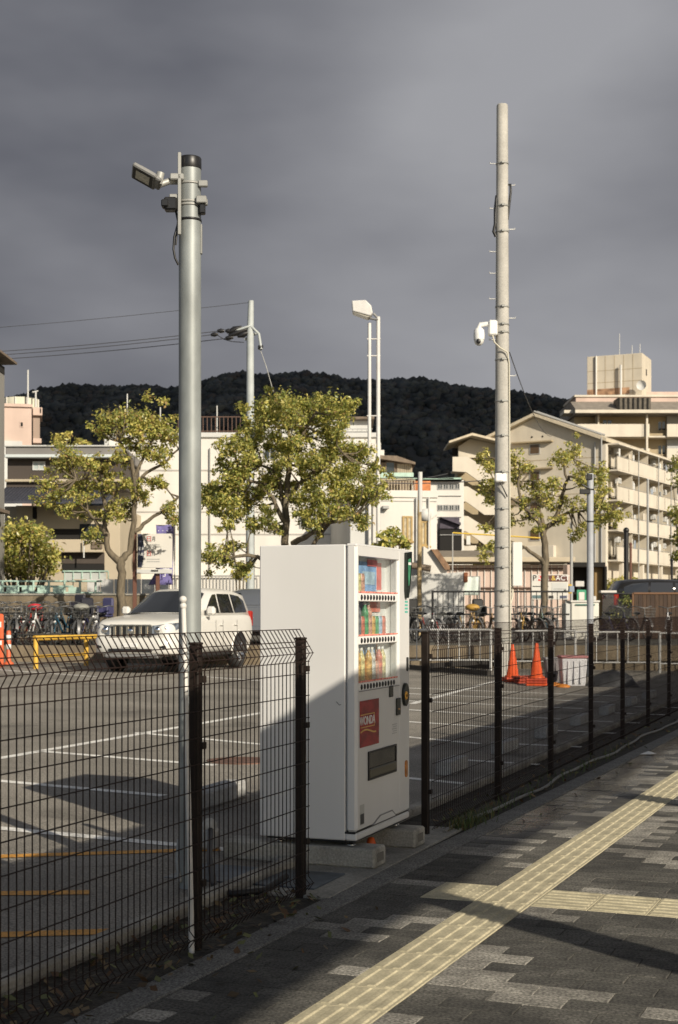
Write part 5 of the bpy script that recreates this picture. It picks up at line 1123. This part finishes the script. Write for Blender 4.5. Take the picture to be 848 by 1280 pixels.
# low lean-to with tiled slope
Lh = BLD('lean_to', 'low white lean-to with a brown tiled slope beside the white house', 'shed', 545, 53)
b = MB(); b.prism([(Lh.x(537),Lh.z(688)),(Lh.x(545),Lh.z(688)),(Lh.x(560),Lh.z(709)),(Lh.x(560),Lh.z(713)),(Lh.x(554),Lh.z(713))], -1, 2.5, 'y'); b.build('tiled_slope', M('roof_red_tile', (.22,.13,.075), .8, var=.25, vs=6), Lh.o)
b = MB(); b.prism([(Lh.x(528),0),(Lh.x(528),Lh.z(684)),(Lh.x(538),Lh.z(690)),(Lh.x(557),Lh.z(714)),(Lh.x(557),0)], -.8, 2, 'y'); b.build('wall', WHT, Lh.o)
b = MB(); b.prism([(Lh.x(500),0),(Lh.x(500),Lh.z(722)),(Lh.x(576),Lh.z(716)),(Lh.x(576),0)], -1.6, -1.0, 'y'); b.build('low_wall', WHT2, Lh.o)
Lh.box('wall_end', M('brick_end', (.35,.13,.06), .8), 575, 580, 717, 729, -1.65, -.9)
b = MB(); b.tube([(Lh.x(512),-1.2,Lh.z(708)),(Lh.x(536),-1.2,Lh.z(712))], .12, 6); b.build('ledge_beam', ROOFB, Lh.o)
# ---- brown glazed penthouse behind
G = BLD('brown_roof_house', 'brown timber house with a glazed balcony above the white house', 'house', 497, 74)
G.box('wall', ROOFB, 476, 516, 578, None, 0, 8); b = MB(); b.prism([(G.x(466),G.z(570)),(G.x(496),G.z(571)),(G.x(519),G.z(579)),(G.x(519),G.z(581.5)),(G.x(466),G.z(573))], -.5, 8.3, 'y'); b.build('roof', ROOFB, G.o)
G.win(482, 494, 577, 593, 0, ROOFB, GLZ, 0); 
for k in range(4): G.win(497+k*4.6, 501+k*4.6, 580, 601, 0, BEI, M('balcony_glaze', (.30,.26,.19), .2, var=.3, vs=3), 0, .06)
G.box('balcony', MINT, 470, 516, 593, 600, -1.0, -.9); b = MB()
for k in range(12): b.tube([(G.x(478+k*3.6),-.9,G.z(616)),(G.x(478+k*3.6),-.9,G.z(602))], .03, 4)
b.tube([(G.x(476),-.9,G.z(602)),(G.x(518),-.9,G.z(602))], .05, 5); b.build('railing', BEI, G.o)
G.box('white_block', WHT, 452, 478, 546, None, 2.5, 8); G.box('white_block_step', WHT, 462, 482, 557, None, 2, 4)
G.box('brick_panel', M('brick_orange', (.48,.18,.07), .8, var=.2, vs=4), 517, 538, 602, 616, -.4, 0)
# ---- mint roofed white block
Mn = BLD('mint_roof_building', 'white building with a mint green roof and two rows of windows', 'building', 545, 98)
Mn.box('wall', WHT, 515, 580, 600, None, 0, 9); b = MB(); b.prism([(-.6,Mn.z(600)),(-.6,Mn.z(598)),(3.5,Mn.z(591)),(3.5,Mn.z(600))], Mn.x(514), Mn.x(576), 'x'); b.build('roof', MINTR, Mn.o); Mn.box('eave', DKO, 515, 577, 600, 602, -.4, 0)
for r, py in enumerate((604.5, 631)):
    for k in range(4): px = 547+k*7.2; Mn.win(px, px+6.4, py, py+7.5, 0)
    Mn.box('sill_band', WFR, 545, 577, py+15, py+15.8, -.1, 0)
Mn.box('canopy', M('awning_violet', (.06,.05,.07), .7, var=.3), 546, 570, 650, 664, -3, -1); b = MB(); b.prism([(Mn.x(546),Mn.z(650)),(Mn.x(546),Mn.z(650.5)),(Mn.x(571),Mn.z(660)),(Mn.x(571),Mn.z(657)),(Mn.x(558),Mn.z(651))], -3.4, -.4, 'y'); b.build('awning', MATS['awning_violet'], Mn.o)
Mn.box('dark_opening', DKO, 546, 573, 664, 690, -2.9, -.5); Mn.box('opening_rail', WFR, 546, 573, 671, 672, -3, -2.9)
# ---- street pole in front of the white house
sp_ = at(524.5, 800, 50); q = 50/F; pz = lambda py: EYE-(py-HZ)*q-TERR
t = thing('wooden_pole', 'thin tan service pole in front of the white house', 'utility pole', (sp_.x, sp_.y, TERR), TH)
MB().tube([(0,0,0),(0,0,pz(640)),(.02,0,pz(590))], [.085,.075,.06], 10).build('shaft', M('pole_tan', (.40,.30,.16), .8, var=.15), t); MB().tube([(.02,0,pz(640)),(.025,0,pz(590))], .08, 10).build('sleeve', WHT2, t)
MB().tube([(-1.2,0,pz(596)),(1.2,0,pz(598))], .02, 5).build('crossbar', BLK, t)
wire('dark wire crossing in front of the mint roofed building', (466,603,50), (640,597,50), .1, .018)
wire('second dark wire crossing in front of the glazed balcony', (466,600,50), (560,592,50), .1, .015)

# ---- apartment block with gable and balconies
ap = at(752, 800, 135); yaw = -29
A = thing('apartment_block', 'cream five-storey apartment block with gable end, stair tower and long balconies', 'apartment building', (ap.x, ap.y, TERR), TH+radians(yaw))
Z = lambda z: z-TERR
gw, Ln = 13.2, 25.3; KL = 25.3/17.8; ze, za = 17.6, 20.2
b = MB(); b.prism([(-gw,0),(0,0),(0,Z(ze)),(-gw/2,Z(za)),(-gw,Z(ze))], 0, Ln, 'y'); b.build('wall', CREAM, A)
b = MB()
for s_ in (0, 1):
    x0 = .7 if s_ == 0 else -gw-.7; xm = -gw/2; z0 = Z(ze)-.22; z1 = Z(za)+.05
    b.prism([(x0,z0),(xm,z1),(xm,z1+.3),(x0,z0+.3)], -.7, Ln+.6, 'y')
rf = b.build('roof', M('roof_cream_edge', (.55,.48,.36), .8, var=.1), A)
b = MB(); b.tube([(-gw/2,-.5,Z(za)+.5),(.2,-.5,Z(ze)+.45)], .10, 6); b.tube([(-gw/2,.4,Z(za)+.55),(.2,.4,Z(ze)+.5)], .10, 6); b.build('roof_pipe', WFR, A)
floors = (6.25, 9.1, 11.95, 14.8)
# balconies stand proud of the long side (+x)
for i, zf in enumerate(floors):
    sl_ = MB().box(.01,0.3,Z(zf)-.14,1.5,Ln,Z(zf)).build('balcony_slab', CREAM2, A)
    x = .3; seg = [(.3,4.6),(4.75,9.4),(9.55,12.6),(12.75,Ln)] if i < 2 else [(.3,2.6),(2.75,9.2),(9.35,11.2),(11.35,Ln)]
    seg = [(a*KL if j else a, c*KL) for j, (a, c) in enumerate(seg)]
    for a, c in seg: MB().cbox(1.38,a,Z(zf),1.5,c,Z(zf)+1.22,.02).build('balcony_parapet', CREAM2, A)
    for a in [s_[1] for s_ in seg[:-1]]: MB().box(1.40,a,Z(zf),1.47,a+.15,Z(zf)+1.2).build('balcony_slot', DKO, A)
    b = MB(); b.tube([(1.44,.3,Z(zf)+1.32),(1.44,Ln,Z(zf)+1.32)], .03, 5); b.build('balcony_rail', WFR, A)
    for k in range(8):
        yy = 1.0+k*2.95; b = MB(); b.box(.005,yy,Z(zf)+.05,.06,yy+1.7,Z(zf)+2.1); wn = b.build('balcony_window', WFR, A)
        MB().box(.061,yy+.08,Z(zf)+.12,.07,yy+1.62,Z(zf)+2.02).build('pane', M('glass_warm', (.16,.14,.10), .1, var=.4, vs=1), wn)
    for k in range(4): MB().box(.01,5.2+k*5.2,Z(zf),1.36,5.3+k*5.2,Z(zf)+2.7).build('divider', CREAM, A)
    # washing and planters
    rr = random.Random(50+i)
    for k in range(9):
        yy = rr.uniform(.8, Ln-1.2); MB().box(1.15,yy,Z(zf)+1.15,1.19,yy+rr.uniform(.3,.8),Z(zf)+rr.uniform(1.7,2.1)).build('laundry', M('laundry_%d' % (k % 3), [(.65,.65,.63),(.30,.34,.40),(.55,.50,.42)][k % 3], .9), A)
    for k in range(6):
        yy = 2.9+k*3.9+rr.uniform(-.3,.3); ac = MB().cbox(.35,yy,Z(zf)+1.75,.75,yy+.8,Z(zf)+2.3,.03).build('air_conditioner', WHT2, A); MB().tube([(.76,yy+.3,Z(zf)+2.02),(.77,yy+.3,Z(zf)+2.02)], .2, 12).build('fan_grille', WFR, ac)
for yy in (6.7, 13.5, 18.1): MB().tube([(1.56,yy,0),(1.56,yy,Z(ze)-.4)], .05, 6).build('rain_pipe', WFR, A)
MB().box(.01,.3,Z(ze)-.45,1.6,Ln,Z(ze)-.30).build('eave_slab', CREAM2, A)
MB().box(.01,.3,Z(3.4)-.14,1.4,Ln,Z(3.4)).build('ground_slab', CREAM2, A)
MB().cbox(-.02,-.15,0,.5,.5,Z(ze)-.4,.02).build('corner_pier', CREAM2, A); MB().cbox(.8,Ln-.3,0,1.6,Ln+.1,Z(ze)-.3,.02).build('end_fin', CREAM2, A)
for k in range(4): MB().cbox(.9,2.5+k*6.5,0,1.3,2.9+k*6.5,Z(6.1),.02).build('column', CREAM2, A)
# gable features: small windows with hoods, projecting landings
for i, zf in enumerate((5.2, 8.2, 11.0, 14.0, 16.6)):
    x = -6.7; b = MB(); b.box(x-.55,-.06,Z(zf),x+.55,.02,Z(zf)+1.0); wn = b.build('gable_window', WFR, A); MB().box(x-.45,-.08,Z(zf)+.08,x+.45,-.061,Z(zf)+.92).build('pane', M('glass_brown', (.10,.06,.03), .2), wn)
    if i in (1, 3): MB().cbox(-9.3,-.75,Z(zf)-1.7,-4.5,-.02,Z(zf)-.5,.03).build('gable_balcony', CREAM2, A)
    if i in (3, 4): MB().cbox(-9.0,-.5,Z(zf)+1.1,-4.8,-.02,Z(zf)+1.25,.02).build('window_hood', TANW, A)
for zf in (4.4, 12.6, 16.0): MB().box(-gw+.02,-.015,Z(zf)-.03,-.02,.01,Z(zf)+.03).build('gable_joint', TANW, A)
for dx in (-5.9, -7.0): b = MB(); b.lathe([(.09,0),(.09,-.04),(0,-.05)], (dx,-.0,Z(18.3)), 8, axis='y'); b.build('vent', DKO, A)
MB().tube([(-.6,-.12,0),(-.6,-.12,Z(17.4))], .09, 6).build('downpipe', WFR, A)
# stair tower left of the gable, with zigzag parapets
Sx = BLD('stair_tower', 'cream stair tower with zigzag parapets and its own low roof, left of the apartment gable', 'stair tower', 595, 137)
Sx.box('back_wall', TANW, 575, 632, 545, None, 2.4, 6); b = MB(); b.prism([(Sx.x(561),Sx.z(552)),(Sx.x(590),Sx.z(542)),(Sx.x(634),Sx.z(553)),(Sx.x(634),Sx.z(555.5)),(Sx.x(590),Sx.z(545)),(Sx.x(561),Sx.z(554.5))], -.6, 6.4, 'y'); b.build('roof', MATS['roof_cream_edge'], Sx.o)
b = MB(); b.prism([(Sx.x(575),Sx.z(556)),(Sx.x(590),Sx.z(546)),(Sx.x(632),Sx.z(555)),(Sx.x(632),Sx.z(570)),(Sx.x(575),Sx.z(570))], 1.5, 2.3, 'y'); b.build('gable', CREAM, Sx.o)
Sx.box('side_wall', CREAM, 622, 634, 556, None, 0, 2.3)
for k, py in enumerate((571, 608, 645)):
    b = MB(); b.prism([(Sx.x(566),Sx.z(py)),(Sx.x(585),Sx.z(py)),(Sx.x(612),Sx.z(py+17)),(Sx.x(620),Sx.z(py+17)),(Sx.x(620),Sx.z(py+35.5)),(Sx.x(606),Sx.z(py+35.5)),(Sx.x(583),Sx.z(py+19)),(Sx.x(566),Sx.z(py+18))], 0, .3, 'y'); b.build('zigzag_parapet', CREAM2, Sx.o)
    Sx.box('landing', CREAM2, 566, 584, py+16, py+18, .31, 2.4); Sx.box('door', DKO if k == 0 else WFR, 568, 575, py-14, py, 2.2, 2.4)
Sx.box('base_parapet', CREAM2, 566, 596, 682, None, 0, .3); Sx.box('ground_opening', DKO, 568, 580, 668, 682, 2.0, 2.4)
Sx.box('meter_box', WHT, 583, 588, 670, 681, -.2, .1)
# ---- big block behind on the right
R = BLD('tall_apartment_block', 'tall tan apartment block with a roof penthouse on the far right', 'apartment building', 790, 172)
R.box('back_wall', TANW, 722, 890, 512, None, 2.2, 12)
for k in range(5):
    py = 530+k*30.5; R.box('balcony_parapet', CREAM2, 722, 803, py, py+16, 0, .25); R.box('balcony_parapet', CREAM2, 834, 890, py, py+16, 0, .25); R.box('slab', CREAM2, 722, 890, py+14.5, py+16.5, .26, 2.3); R.box('balcony_parapet', CREAM2, 803, 812, py, py+16, -.05, .3)
    R.win(757, 770, py-9, py+8, 2.2, TANW, GLZ, 1, .1); R.win(827, 838, py-7, py+6, 2.2, TANW, GLZ, 1, .1); R.box('divider', CREAM, 748, 750, py-14, py+14, .3, 2.2); R.box('grey_panel', WFR, 838, 860, py-14, py+14, 1.6, 2.2)
b = MB()
R.box('downpipe', CREAM2, 807, 809.5, 514, None, -.4, -.1)
b = MB(); b.prism([(-1.0,R.z(518)),(-1.0,R.z(514.5)),(3.4,R.z(497)),(12,R.z(497)),(12,R.z(518))], R.x(719), R.x(892), 'x'); b.build('mansard_roof', M('roof_slate_tan', (.25,.22,.185), .8, var=.15, vs=1.5), R.o)
R.box('eave', CREAM2, 717, 892, 514, 518, -1.3, -1.02); R.box('side_eave', CREAM2, 707, 722, 511, 515, 1, 4); R.box('roof_parapet', PINK, 726, 892, 490, 499, 3.5, 12); R.box('parapet_cap', CREAM2, 724, 892, 488.5, 491, 3.3, 12); R.box('side_parapet', PINK, 726, 800, 486, 491, 5, 12); R.box('far_parapet', PINK, 814, 892, 477, 492, 8, 12)
R.box('roof_equipment', M('roof_grille', (.10,.085,.065), .7, var=.3, vs=2), 771, 813, 498, 512, -.4, 2)
b = MB()
for k in range(7): x = R.x(773+k*6); b.cbox(x-.1,-.5,R.z(513),x+.1,-.41,R.z(498),.01)
b.build('grille_post', DKO, R.o)
pent = thing('penthouse_tower', 'boxy cream lift tower on the roof of the tall apartment block', 'roof tower', tuple(at(803, 490, 178)), TH+radians(-24))
q = 178/F; ph = lambda py: (490-py)*q
MB().cbox(-64*q/cos(radians(24)),0,-.5,0,5.5*1.0,ph(441),.03).build('wall', CREAM, pent)
for k in range(1, 6): x = -64*q/cos(radians(24))*k/6; MB().box(x-.03,-.02,-.4,x+.03,.01,ph(442)).build('panel_joint', TANW, pent)
for py in (460, 475): MB().box(-64*q/cos(radians(24))+.02,-.018,ph(py)-.03,-.02,.012,ph(py)+.03).build('panel_joint', TANW, pent)
MB().box(-.02,2.2,ph(466),.03,2.7,ph(458)).build('window', DKO, pent); MB().tube([(-5.8,-.15,-.4),(-5.8,-.15,ph(441))], .12, 6).build('downpipe', WHT, pent)
for x, h_ in ((-3.2,ph(412)),(-1.6,ph(428)),(-.6,ph(427))): MB().tube([(x,1.5,ph(442)),(x,1.5,h_)], .05, 5).build('mast', WHT2, pent)
MB().tube([(-2.6,-.4,-.4),(-2.6,-.4,ph(455))], .14, 6).build('pole', WHT2, pent)
b = MB(); b.lathe([(0,.15),(.45,.05),(.62,-.12)], (.1,-.9,ph(483)), 16, axis='y'); b.build('satellite_dish', WHT2, pent)
MB().box(-7.0,-.03,ph(491),-1.6,-.019,ph(483)).build('stain_panel', M('rust_panel', (.36,.22,.13), .9, var=.4, vs=1.2), pent)

# ---- pink site wall, iron fence, signs, cabinet
Pw = BLD('pink_wall', 'long pink panel wall with white posts in front of the apartments', 'wall', 640, 70)
Pw.box('wall', PINK, 536, 758, 706, None, 0, .3); Pw.box('coping', BEI, 534, 716, 697, 703, -.8, 3); b = MB(); b.prism([(-.8,Pw.z(698)),(3.0,Pw.z(685)),(3.0,Pw.z(698))], Pw.x(552), Pw.x(622), 'x'); b.build('low_roof', M('roof_grey_brown', (.22,.19,.15), .8, var=.15), Pw.o)
for k in range(26):
    if 538+k*8.4 < 756: Pw.box('wall_post', WHT, 538+k*8.4, 539.2+k*8.4, 707, None, -.08, -.01)
b = MB(); b.tube([(Pw.x(536),-.12,Pw.z(711)),(Pw.x(716),-.12,Pw.z(711))], .04, 5); b.tube([(Pw.x(536),-.12,Pw.z(735)),(Pw.x(716),-.12,Pw.z(735))], .04, 5); b.build('wall_rail', RAILB, Pw.o)
gt = BLD('gateway', 'dark gateway with a tan side wall behind the white cabinet', 'gateway', 735, 61)
gt.box('dark_recess', DKO, 714, 750, 706, None, .9, 1.0); gt.box('lintel', DKO, 713, 756, 703, 709, -.2, .9); gt.box('side_wall', M('gate_tan', (.24,.16,.07), .9), 744, 755, 708, None, .2, .85); gt.box('left_jamb', PINK, 708, 714.5, 706, None, -.2, .9); gt.box('right_jamb', DKO, 755, 758, 708, None, -.2, .9)
gt.box('green_notice', M('notice_green', (.05,.28,.16), .6), 724, 736, 737, 752, .55, .6); gt.box('notice_paper', WHT, 726.5, 733.5, 740, 750, .52, .545); gt.box('hanging_sign', WHT2, 722, 733, 726, 733, .5, .6)
cbn = BLD('white_cabinet', 'cream metal cabinet behind the slim grey pole on the right', 'cabinet', 729, 43)
cbn.box('body', M('cabinet_cream', (.66,.64,.57), .6, dirt=.15), 714, 749, 752, None, 0, .8, .03); cbn.box('side_panel', WHT2, 707.5, 713.9, 754, None, .05, .8, .02); cbn.box('lid', WHT, 713, 750, 750.5, 753, -.04, .85, .015); cbn.box('handle_bar', M('handle_teal', (.10,.20,.17), .5), 719, 744, 755, 757, -.05, -.005); cbn.box('top_box', WHT2, 741, 747, 745, 750.5, .2, .5)
ir = BLD('iron_fence', 'black iron railing fence behind the right-hand bicycles', 'fence', 600, 42.5)
x0, x1 = ir.x(541), ir.x(712)
for py in (739.5, 768, 790): b = MB(); b.tube([(x0,0,ir.z(py)),(x1,0,ir.z(py))], .026, 6); b.build('rail', BLK, ir.o)
bm_ = MB().tube([(0,0,ir.z(798)),(0,0,ir.z(740))], .012, 5).mesh('bar', BLK); pm_ = MB().tube([(0,0,-.1),(0,0,ir.z(738))], .035, 6).mesh('post', BLK)
n = int((x1-x0)/.155)
for k in range(n): inst(pm_ if k % 13 == 0 else bm_, 'post' if k % 13 == 0 else 'bar', ir.o, (x0+k*.155,0,0))
# parking board
pb = BLD('parking_board', 'white notice board with bold coloured header letters behind the right tree', 'notice board', 688, 50)
bd = pb.box('board', WHT, 664.5, 710.5, 718, 749.5, 0, .06, .01)
BR = M('board_brown', (.10,.035,.03), .6); pb.box('header_band', BR, 686, 710, 719, 727, -.012, -.002, .001); pb.box('header_red', M('board_red', (.55,.06,.05), .6), 673, 685, 719.5, 726, -.011, -.002, .001)
LB = M('letter_black', (.02,.02,.02), .6); LY = M('letter_yellow', (.7,.5,.08), .6)
def btx(s, px, py, size, m, sx=1.): return text(s, size*pb.q*1.35, m, pb.o, (pb.x(px), -.016, pb.z(py)), (pi/2,0,0), sx=sx)
btx('P', 668.5, 722.8, 7.5, LB); btx('ARK', 679, 722.8, 6, MATS['letter_white']); btx('&', 692, 722.8, 6.5, LY); btx('ACT', 703.5, 722.8, 6.5, MATS['letter_white'])
for (a, c, d, e_, m) in ((666,686,732.5,733.5,LB),(690,709,728.5,741,WHT2),(665.5,684,744,748,M('board_teal', (.10,.16,.17), .6)),(686,692,744.5,748,LB),(700,709,744.5,748,M('board_navy', (.08,.09,.14), .6)),(692,708,736,736.6,LB),(705,708,737,740,LB)): pb.box('print_block', m, a, c, d, e_, -.012, -.002, .001)
for px in (667, 708): b = MB(); b.tube([(pb.x(px),.1,0),(pb.x(px),.1,pb.z(718))], .03, 6); b.build('post', WFR, pb.o)
# price sign, posts and banner behind the white car
ps_ = BLD('price_sign', 'white price sign with a navy curved edge on brown posts behind the white car', 'sign', 190, 40.5)
ps_.box('board', WHT, 172, 215.5, 667, 710, 0, .09, .012)
NV = M('sign_navy', (.035,.04,.075), .6)
b = MB(); P = [(ps_.x(172.6), ps_.z(709))]+[(ps_.x(177.5+3.0*sin(pi*i/10)), ps_.z(709-41.5*i/10)) for i in range(11)]+[(ps_.x(172.6), ps_.z(667.5))]; b.prism(P, -.012, -.002, 'y'); b.build('navy_edge', NV, ps_.o)
RL = M('letter_red', (.50,.05,.03), .6)
def stx(s, px, py, h_, m, sx=1.): return text(s, h_*ps_.q*1.2, m, ps_.o, (ps_.x(px), -.016, ps_.z(py)), (pi/2,0,0), sx=sx)
for py in (674, 692): stx('日', 186.6, py, 6.5, RL); stx('月', 192.6, py, 5.5, LB, .7); ps_.box('price_box', WHT2, 183.2, 190, py-4, py+3.6, -.008, -.002, .001)
for py in (680.5, 683, 698.5, 701.5): ps_.box('small_print', WFR, 184, 200, py, py+.9, -.01, -.002, .0005)
stx('駐車', 176, 686, 3.4, MATS['letter_white']); stx('料金', 176, 693, 3.4, MATS['letter_white'])
ps_.box('lower_tray', WHT2, 171, 215, 711.5, 717, .0, .1, .01); ps_.box('tray_text', LB, 189, 198, 712.5, 714.5, -.01, -.002, .001)
PBR = M('post_brown', (.13,.055,.035), .6)
for px, top in ((167.6,662),(196.5,716)): b = MB(); b.cbox(ps_.x(px)-.055,.12,0,ps_.x(px)+.055,.22,ps_.z(top),.01); b.build('post', PBR, ps_.o)
b = MB(); b.tube([(ps_.x(167),.17,ps_.z(690)),(ps_.x(173),.12,ps_.z(690))], .03, 6); b.build('bracket', PBR, ps_.o)
bn = BLD('banner', 'purple vertical banner flag with white lettering beside the price sign', 'banner', 210, 41.2)
b = MB(); V_ = []; n = 14
for i in range(n+1):
    t_ = i/n; py = 656+t_*75; l = 195.5-10*max(0, t_-.78)/.22 if t_ > .55 else 195.5+6*0; r_ = 217.5-2*t_
    for j in range(6): px = l+(r_-l)*j/5; V_.append((bn.x(px), .06*sin(t_*7+j*1.1)+.02*j, bn.z(py)))
b.add(V_, [(i*6+j, (i+1)*6+j, (i+1)*6+j+1, i*6+j+1) for i in range(n) for j in range(5)], 0, True)
fl = b.build('cloth', M('banner_purple', (.17,.15,.36), .8, var=.12, vs=4), bn.o); sm_ = fl.modifiers.new('s', 'SOLIDIFY'); sm_.thickness = .01
for k, ch in enumerate('空業ケ野工丁'): text(ch, .24, MATS['letter_white'], bn.o, (bn.x(211.5-k*.9), -.10, bn.z(674+k*8.6)), (pi/2,0,.1), name='banner_letter')
text('・・・・', .12, MATS['letter_white'], bn.o, (bn.x(207), -.10, bn.z(664)), (pi/2,0,.1), name='banner_letter')
b = MB(); b.tube([(bn.x(217.6),.14,0),(bn.x(218),.14,bn.z(654))], .018, 6); b.tube([(bn.x(218),.14,bn.z(656)),(bn.x(195),.0,bn.z(656))], .012, 5); b.build('pole', WHT2, bn.o)
# ---- left low wall, mint railing, white fence panels
lw = BLD('low_wall', 'low brown concrete wall behind the bicycles on the left', 'wall', 60, 41.5)
lw.box('wall', RW, -60, 228, 744, None, 0, .3); lw.box('coping', CONC, -60, 228, 742, 744.5, -.04, .34)
mr_ = BLD('mint_railing', 'pale mint railing on top of the low wall at the left', 'railing', 40, 42.2)
b0 = mr_.z(742)
for py in (726.5, 733, 741): b = MB(); b.tube([(mr_.x(-60),0,mr_.z(py)),(mr_.x(92 if py == 733 else 128),0,mr_.z(py))], .028, 6); b.build('rail', MINT, mr_.o)
for k in range(10): px = -55+k*19.4; b = MB(); b.tube([(mr_.x(px),0,b0-.1),(mr_.x(px),0,mr_.z(726))], .035, 6); b.build('post', MINT, mr_.o)
for k in range(8): px = -50+k*19.4; mr_.box('panel', MINT, px, px+16, 734, 740, -.02, .01, .005)
wf = BLD('white_panel_fence', 'pale panel fence behind the left tree', 'fence', 140, 47)
for k in range(7): wf.box('panel', WHT2 if k else BEI, 92+k*17, 108.3+k*17, 724, None, 0, .06, .01)
b = MB(); b.tube([(wf.x(78),.1,wf.z(714)),(wf.x(135),.1,wf.z(714))], .03, 6); b.build('top_rail', MINT, wf.o)
for k in range(6): b = MB(); b.tube([(wf.x(80+k*11),.1,0),(wf.x(80+k*11),.1,wf.z(714))], .02, 5); b.build('rail_post', MINT, wf.o)
wf.box('glass_panel', M('rail_glass', (.45,.47,.45), .3), 80, 132, 716, 726, .12, .14, .003)
st2 = at(108, 800, 41); 
# ---- right: lattice fence, brown panel fence
la = BLD('lattice_fence', 'black diamond lattice fence by the gateway on the right', 'fence', 772, 46)
b = MB(); x0, x1, z0, z1 = la.x(752), la.x(791), 0, la.z(742); n = 11; st_ = (x1-x0)/n
for k in range(-8, n+9):
    for s_ in (-1, 1):
        a = x0+k*st_; P = []
        for i in range(41):
            zz = z0+(z1-z0)*i/40; xx = a+s_*(zz-z0)
            if x0 <= xx <= x1: P.append((xx,0.01*s_,zz))
        if len(P) > 1: b.tube([P[0],P[-1]], .014, 4, caps=False)
b.tube([(x0,0,z1),(x1,0,z1)], .03, 6); b.build('lattice', BLK, la.o); la.box('end_post', M('post_orange', (.15,.075,.035), .7), 790, 792.6, 741, None, -.04, .05, .01); la.box('white_ledge', WHT, 752, 772, 738, 741, .1, .5, .01)
la.box('orange_panel', M('panel_yellow', (.55,.36,.06), .7), 755, 772, 724, 738, 9, 9.1, .01); la.box('mesh_panel', M('panel_blue', (.25,.30,.38), .7), 763, 773, 727, 736, 8.6, 8.7, .01)
bf = BLD('brown_panel_fence', 'brown timber panel fence with an orange top rail at the right edge', 'fence', 822, 44.5)
for k in range(13): bf.box('plank', M('plank_brown_%d' % (k % 3), [(.05,.029,.017),(.042,.024,.015),(.06,.034,.019)][k % 3], .8, var=.25, vs=6, stretch=(3,3,.4)), 793+k*5.2, 797.9+k*5.2, 743, None, 0, .04, .004)
bf.box('top_rail', MATS['post_orange'], 792, 862, 740.5, 743, -.03, .07, .01)
for px, top, r, m, lb, D in ((783,663,.09,BLK,'thick black pole rising behind the lattice fence',52),(788.5,680,.05,PBR,'thin brown pole beside the black pole on the right',53),(810,600,.05,WFR,'thin grey pole in front of the apartment balconies',60),(714.5,655,.06,WFR,'thin grey pole left of the gateway',58),(752,548,.07,WFR,'slim grey mast at the corner of the apartment block',128),(840,700,.05,BLK,'thin dark pole near the right edge above the brown fence',56)):
    p = at(px, 800, D); t = thing('street_pole', lb, 'pole', (p.x, p.y, TERR), TH, 'thin poles on the right'); h_ = EYE-(top-HZ)*D/F-TERR
    MB().tube([(0,0,0),(0,0,h_)], r, 8).build('shaft', m, t); MB().ball((0,0,h_), r*1.25, 8, 6).build('cap', m, t)
# yellow bar over the stair base, white clothes-line sheet
p = at(566, 666, 66); q_ = at(680, 673, 66); t = thing('yellow_bar', 'thin yellow height bar crossing behind the concrete pole', 'height bar', (p.x, p.y, TERR), TH)
L_ = (q_-p).dot(RT); z1 = p.z-TERR; MB().tube([(0,0,z1),(L_,0,z1-.25)], .035, 8).build('bar', M('bar_yellow', (.62,.42,.05), .5), t)
for x in (0, L_): MB().tube([(x,0,0),(x,0,z1-(.25 if x else 0))], .03, 8).build('post', WFR, t)
p = at(588, 800, 52); t = thing('hanging_sheet', 'pale mint sheet hanging on a line behind the iron fence', 'sheet', (p.x, p.y, TERR), TH); q = 52/F
b = MB(); V_ = []
for i in range(9):
    for j in range(5): V_.append(((-11+22*i/8)*q, .04*sin(i*1.6+j*.4), EYE-(721+23*j/4-HZ)*q-TERR))
b.add(V_, [(i*5+j, i*5+j+1, (i+1)*5+j+1, (i+1)*5+j) for i in range(8) for j in range(4)], 0, True); o = b.build('cloth', M('sheet_mint', (.55,.62,.58), .8, var=.08, vs=3), t); o.modifiers.new('s','SOLIDIFY').thickness = .012
MB().tube([(-12*q,0,0),(-12*q,0,EYE-(720-HZ)*q-TERR)], .025, 6).build('post', WFR, t); MB().tube([(12*q,0,0),(12*q,0,EYE-(720-HZ)*q-TERR)], .025, 6).build('post', WFR, t); MB().tube([(-12*q,0,EYE-(720.5-HZ)*q-TERR),(12*q,0,EYE-(720.5-HZ)*q-TERR)], .012, 5).build('line', WFR, t)
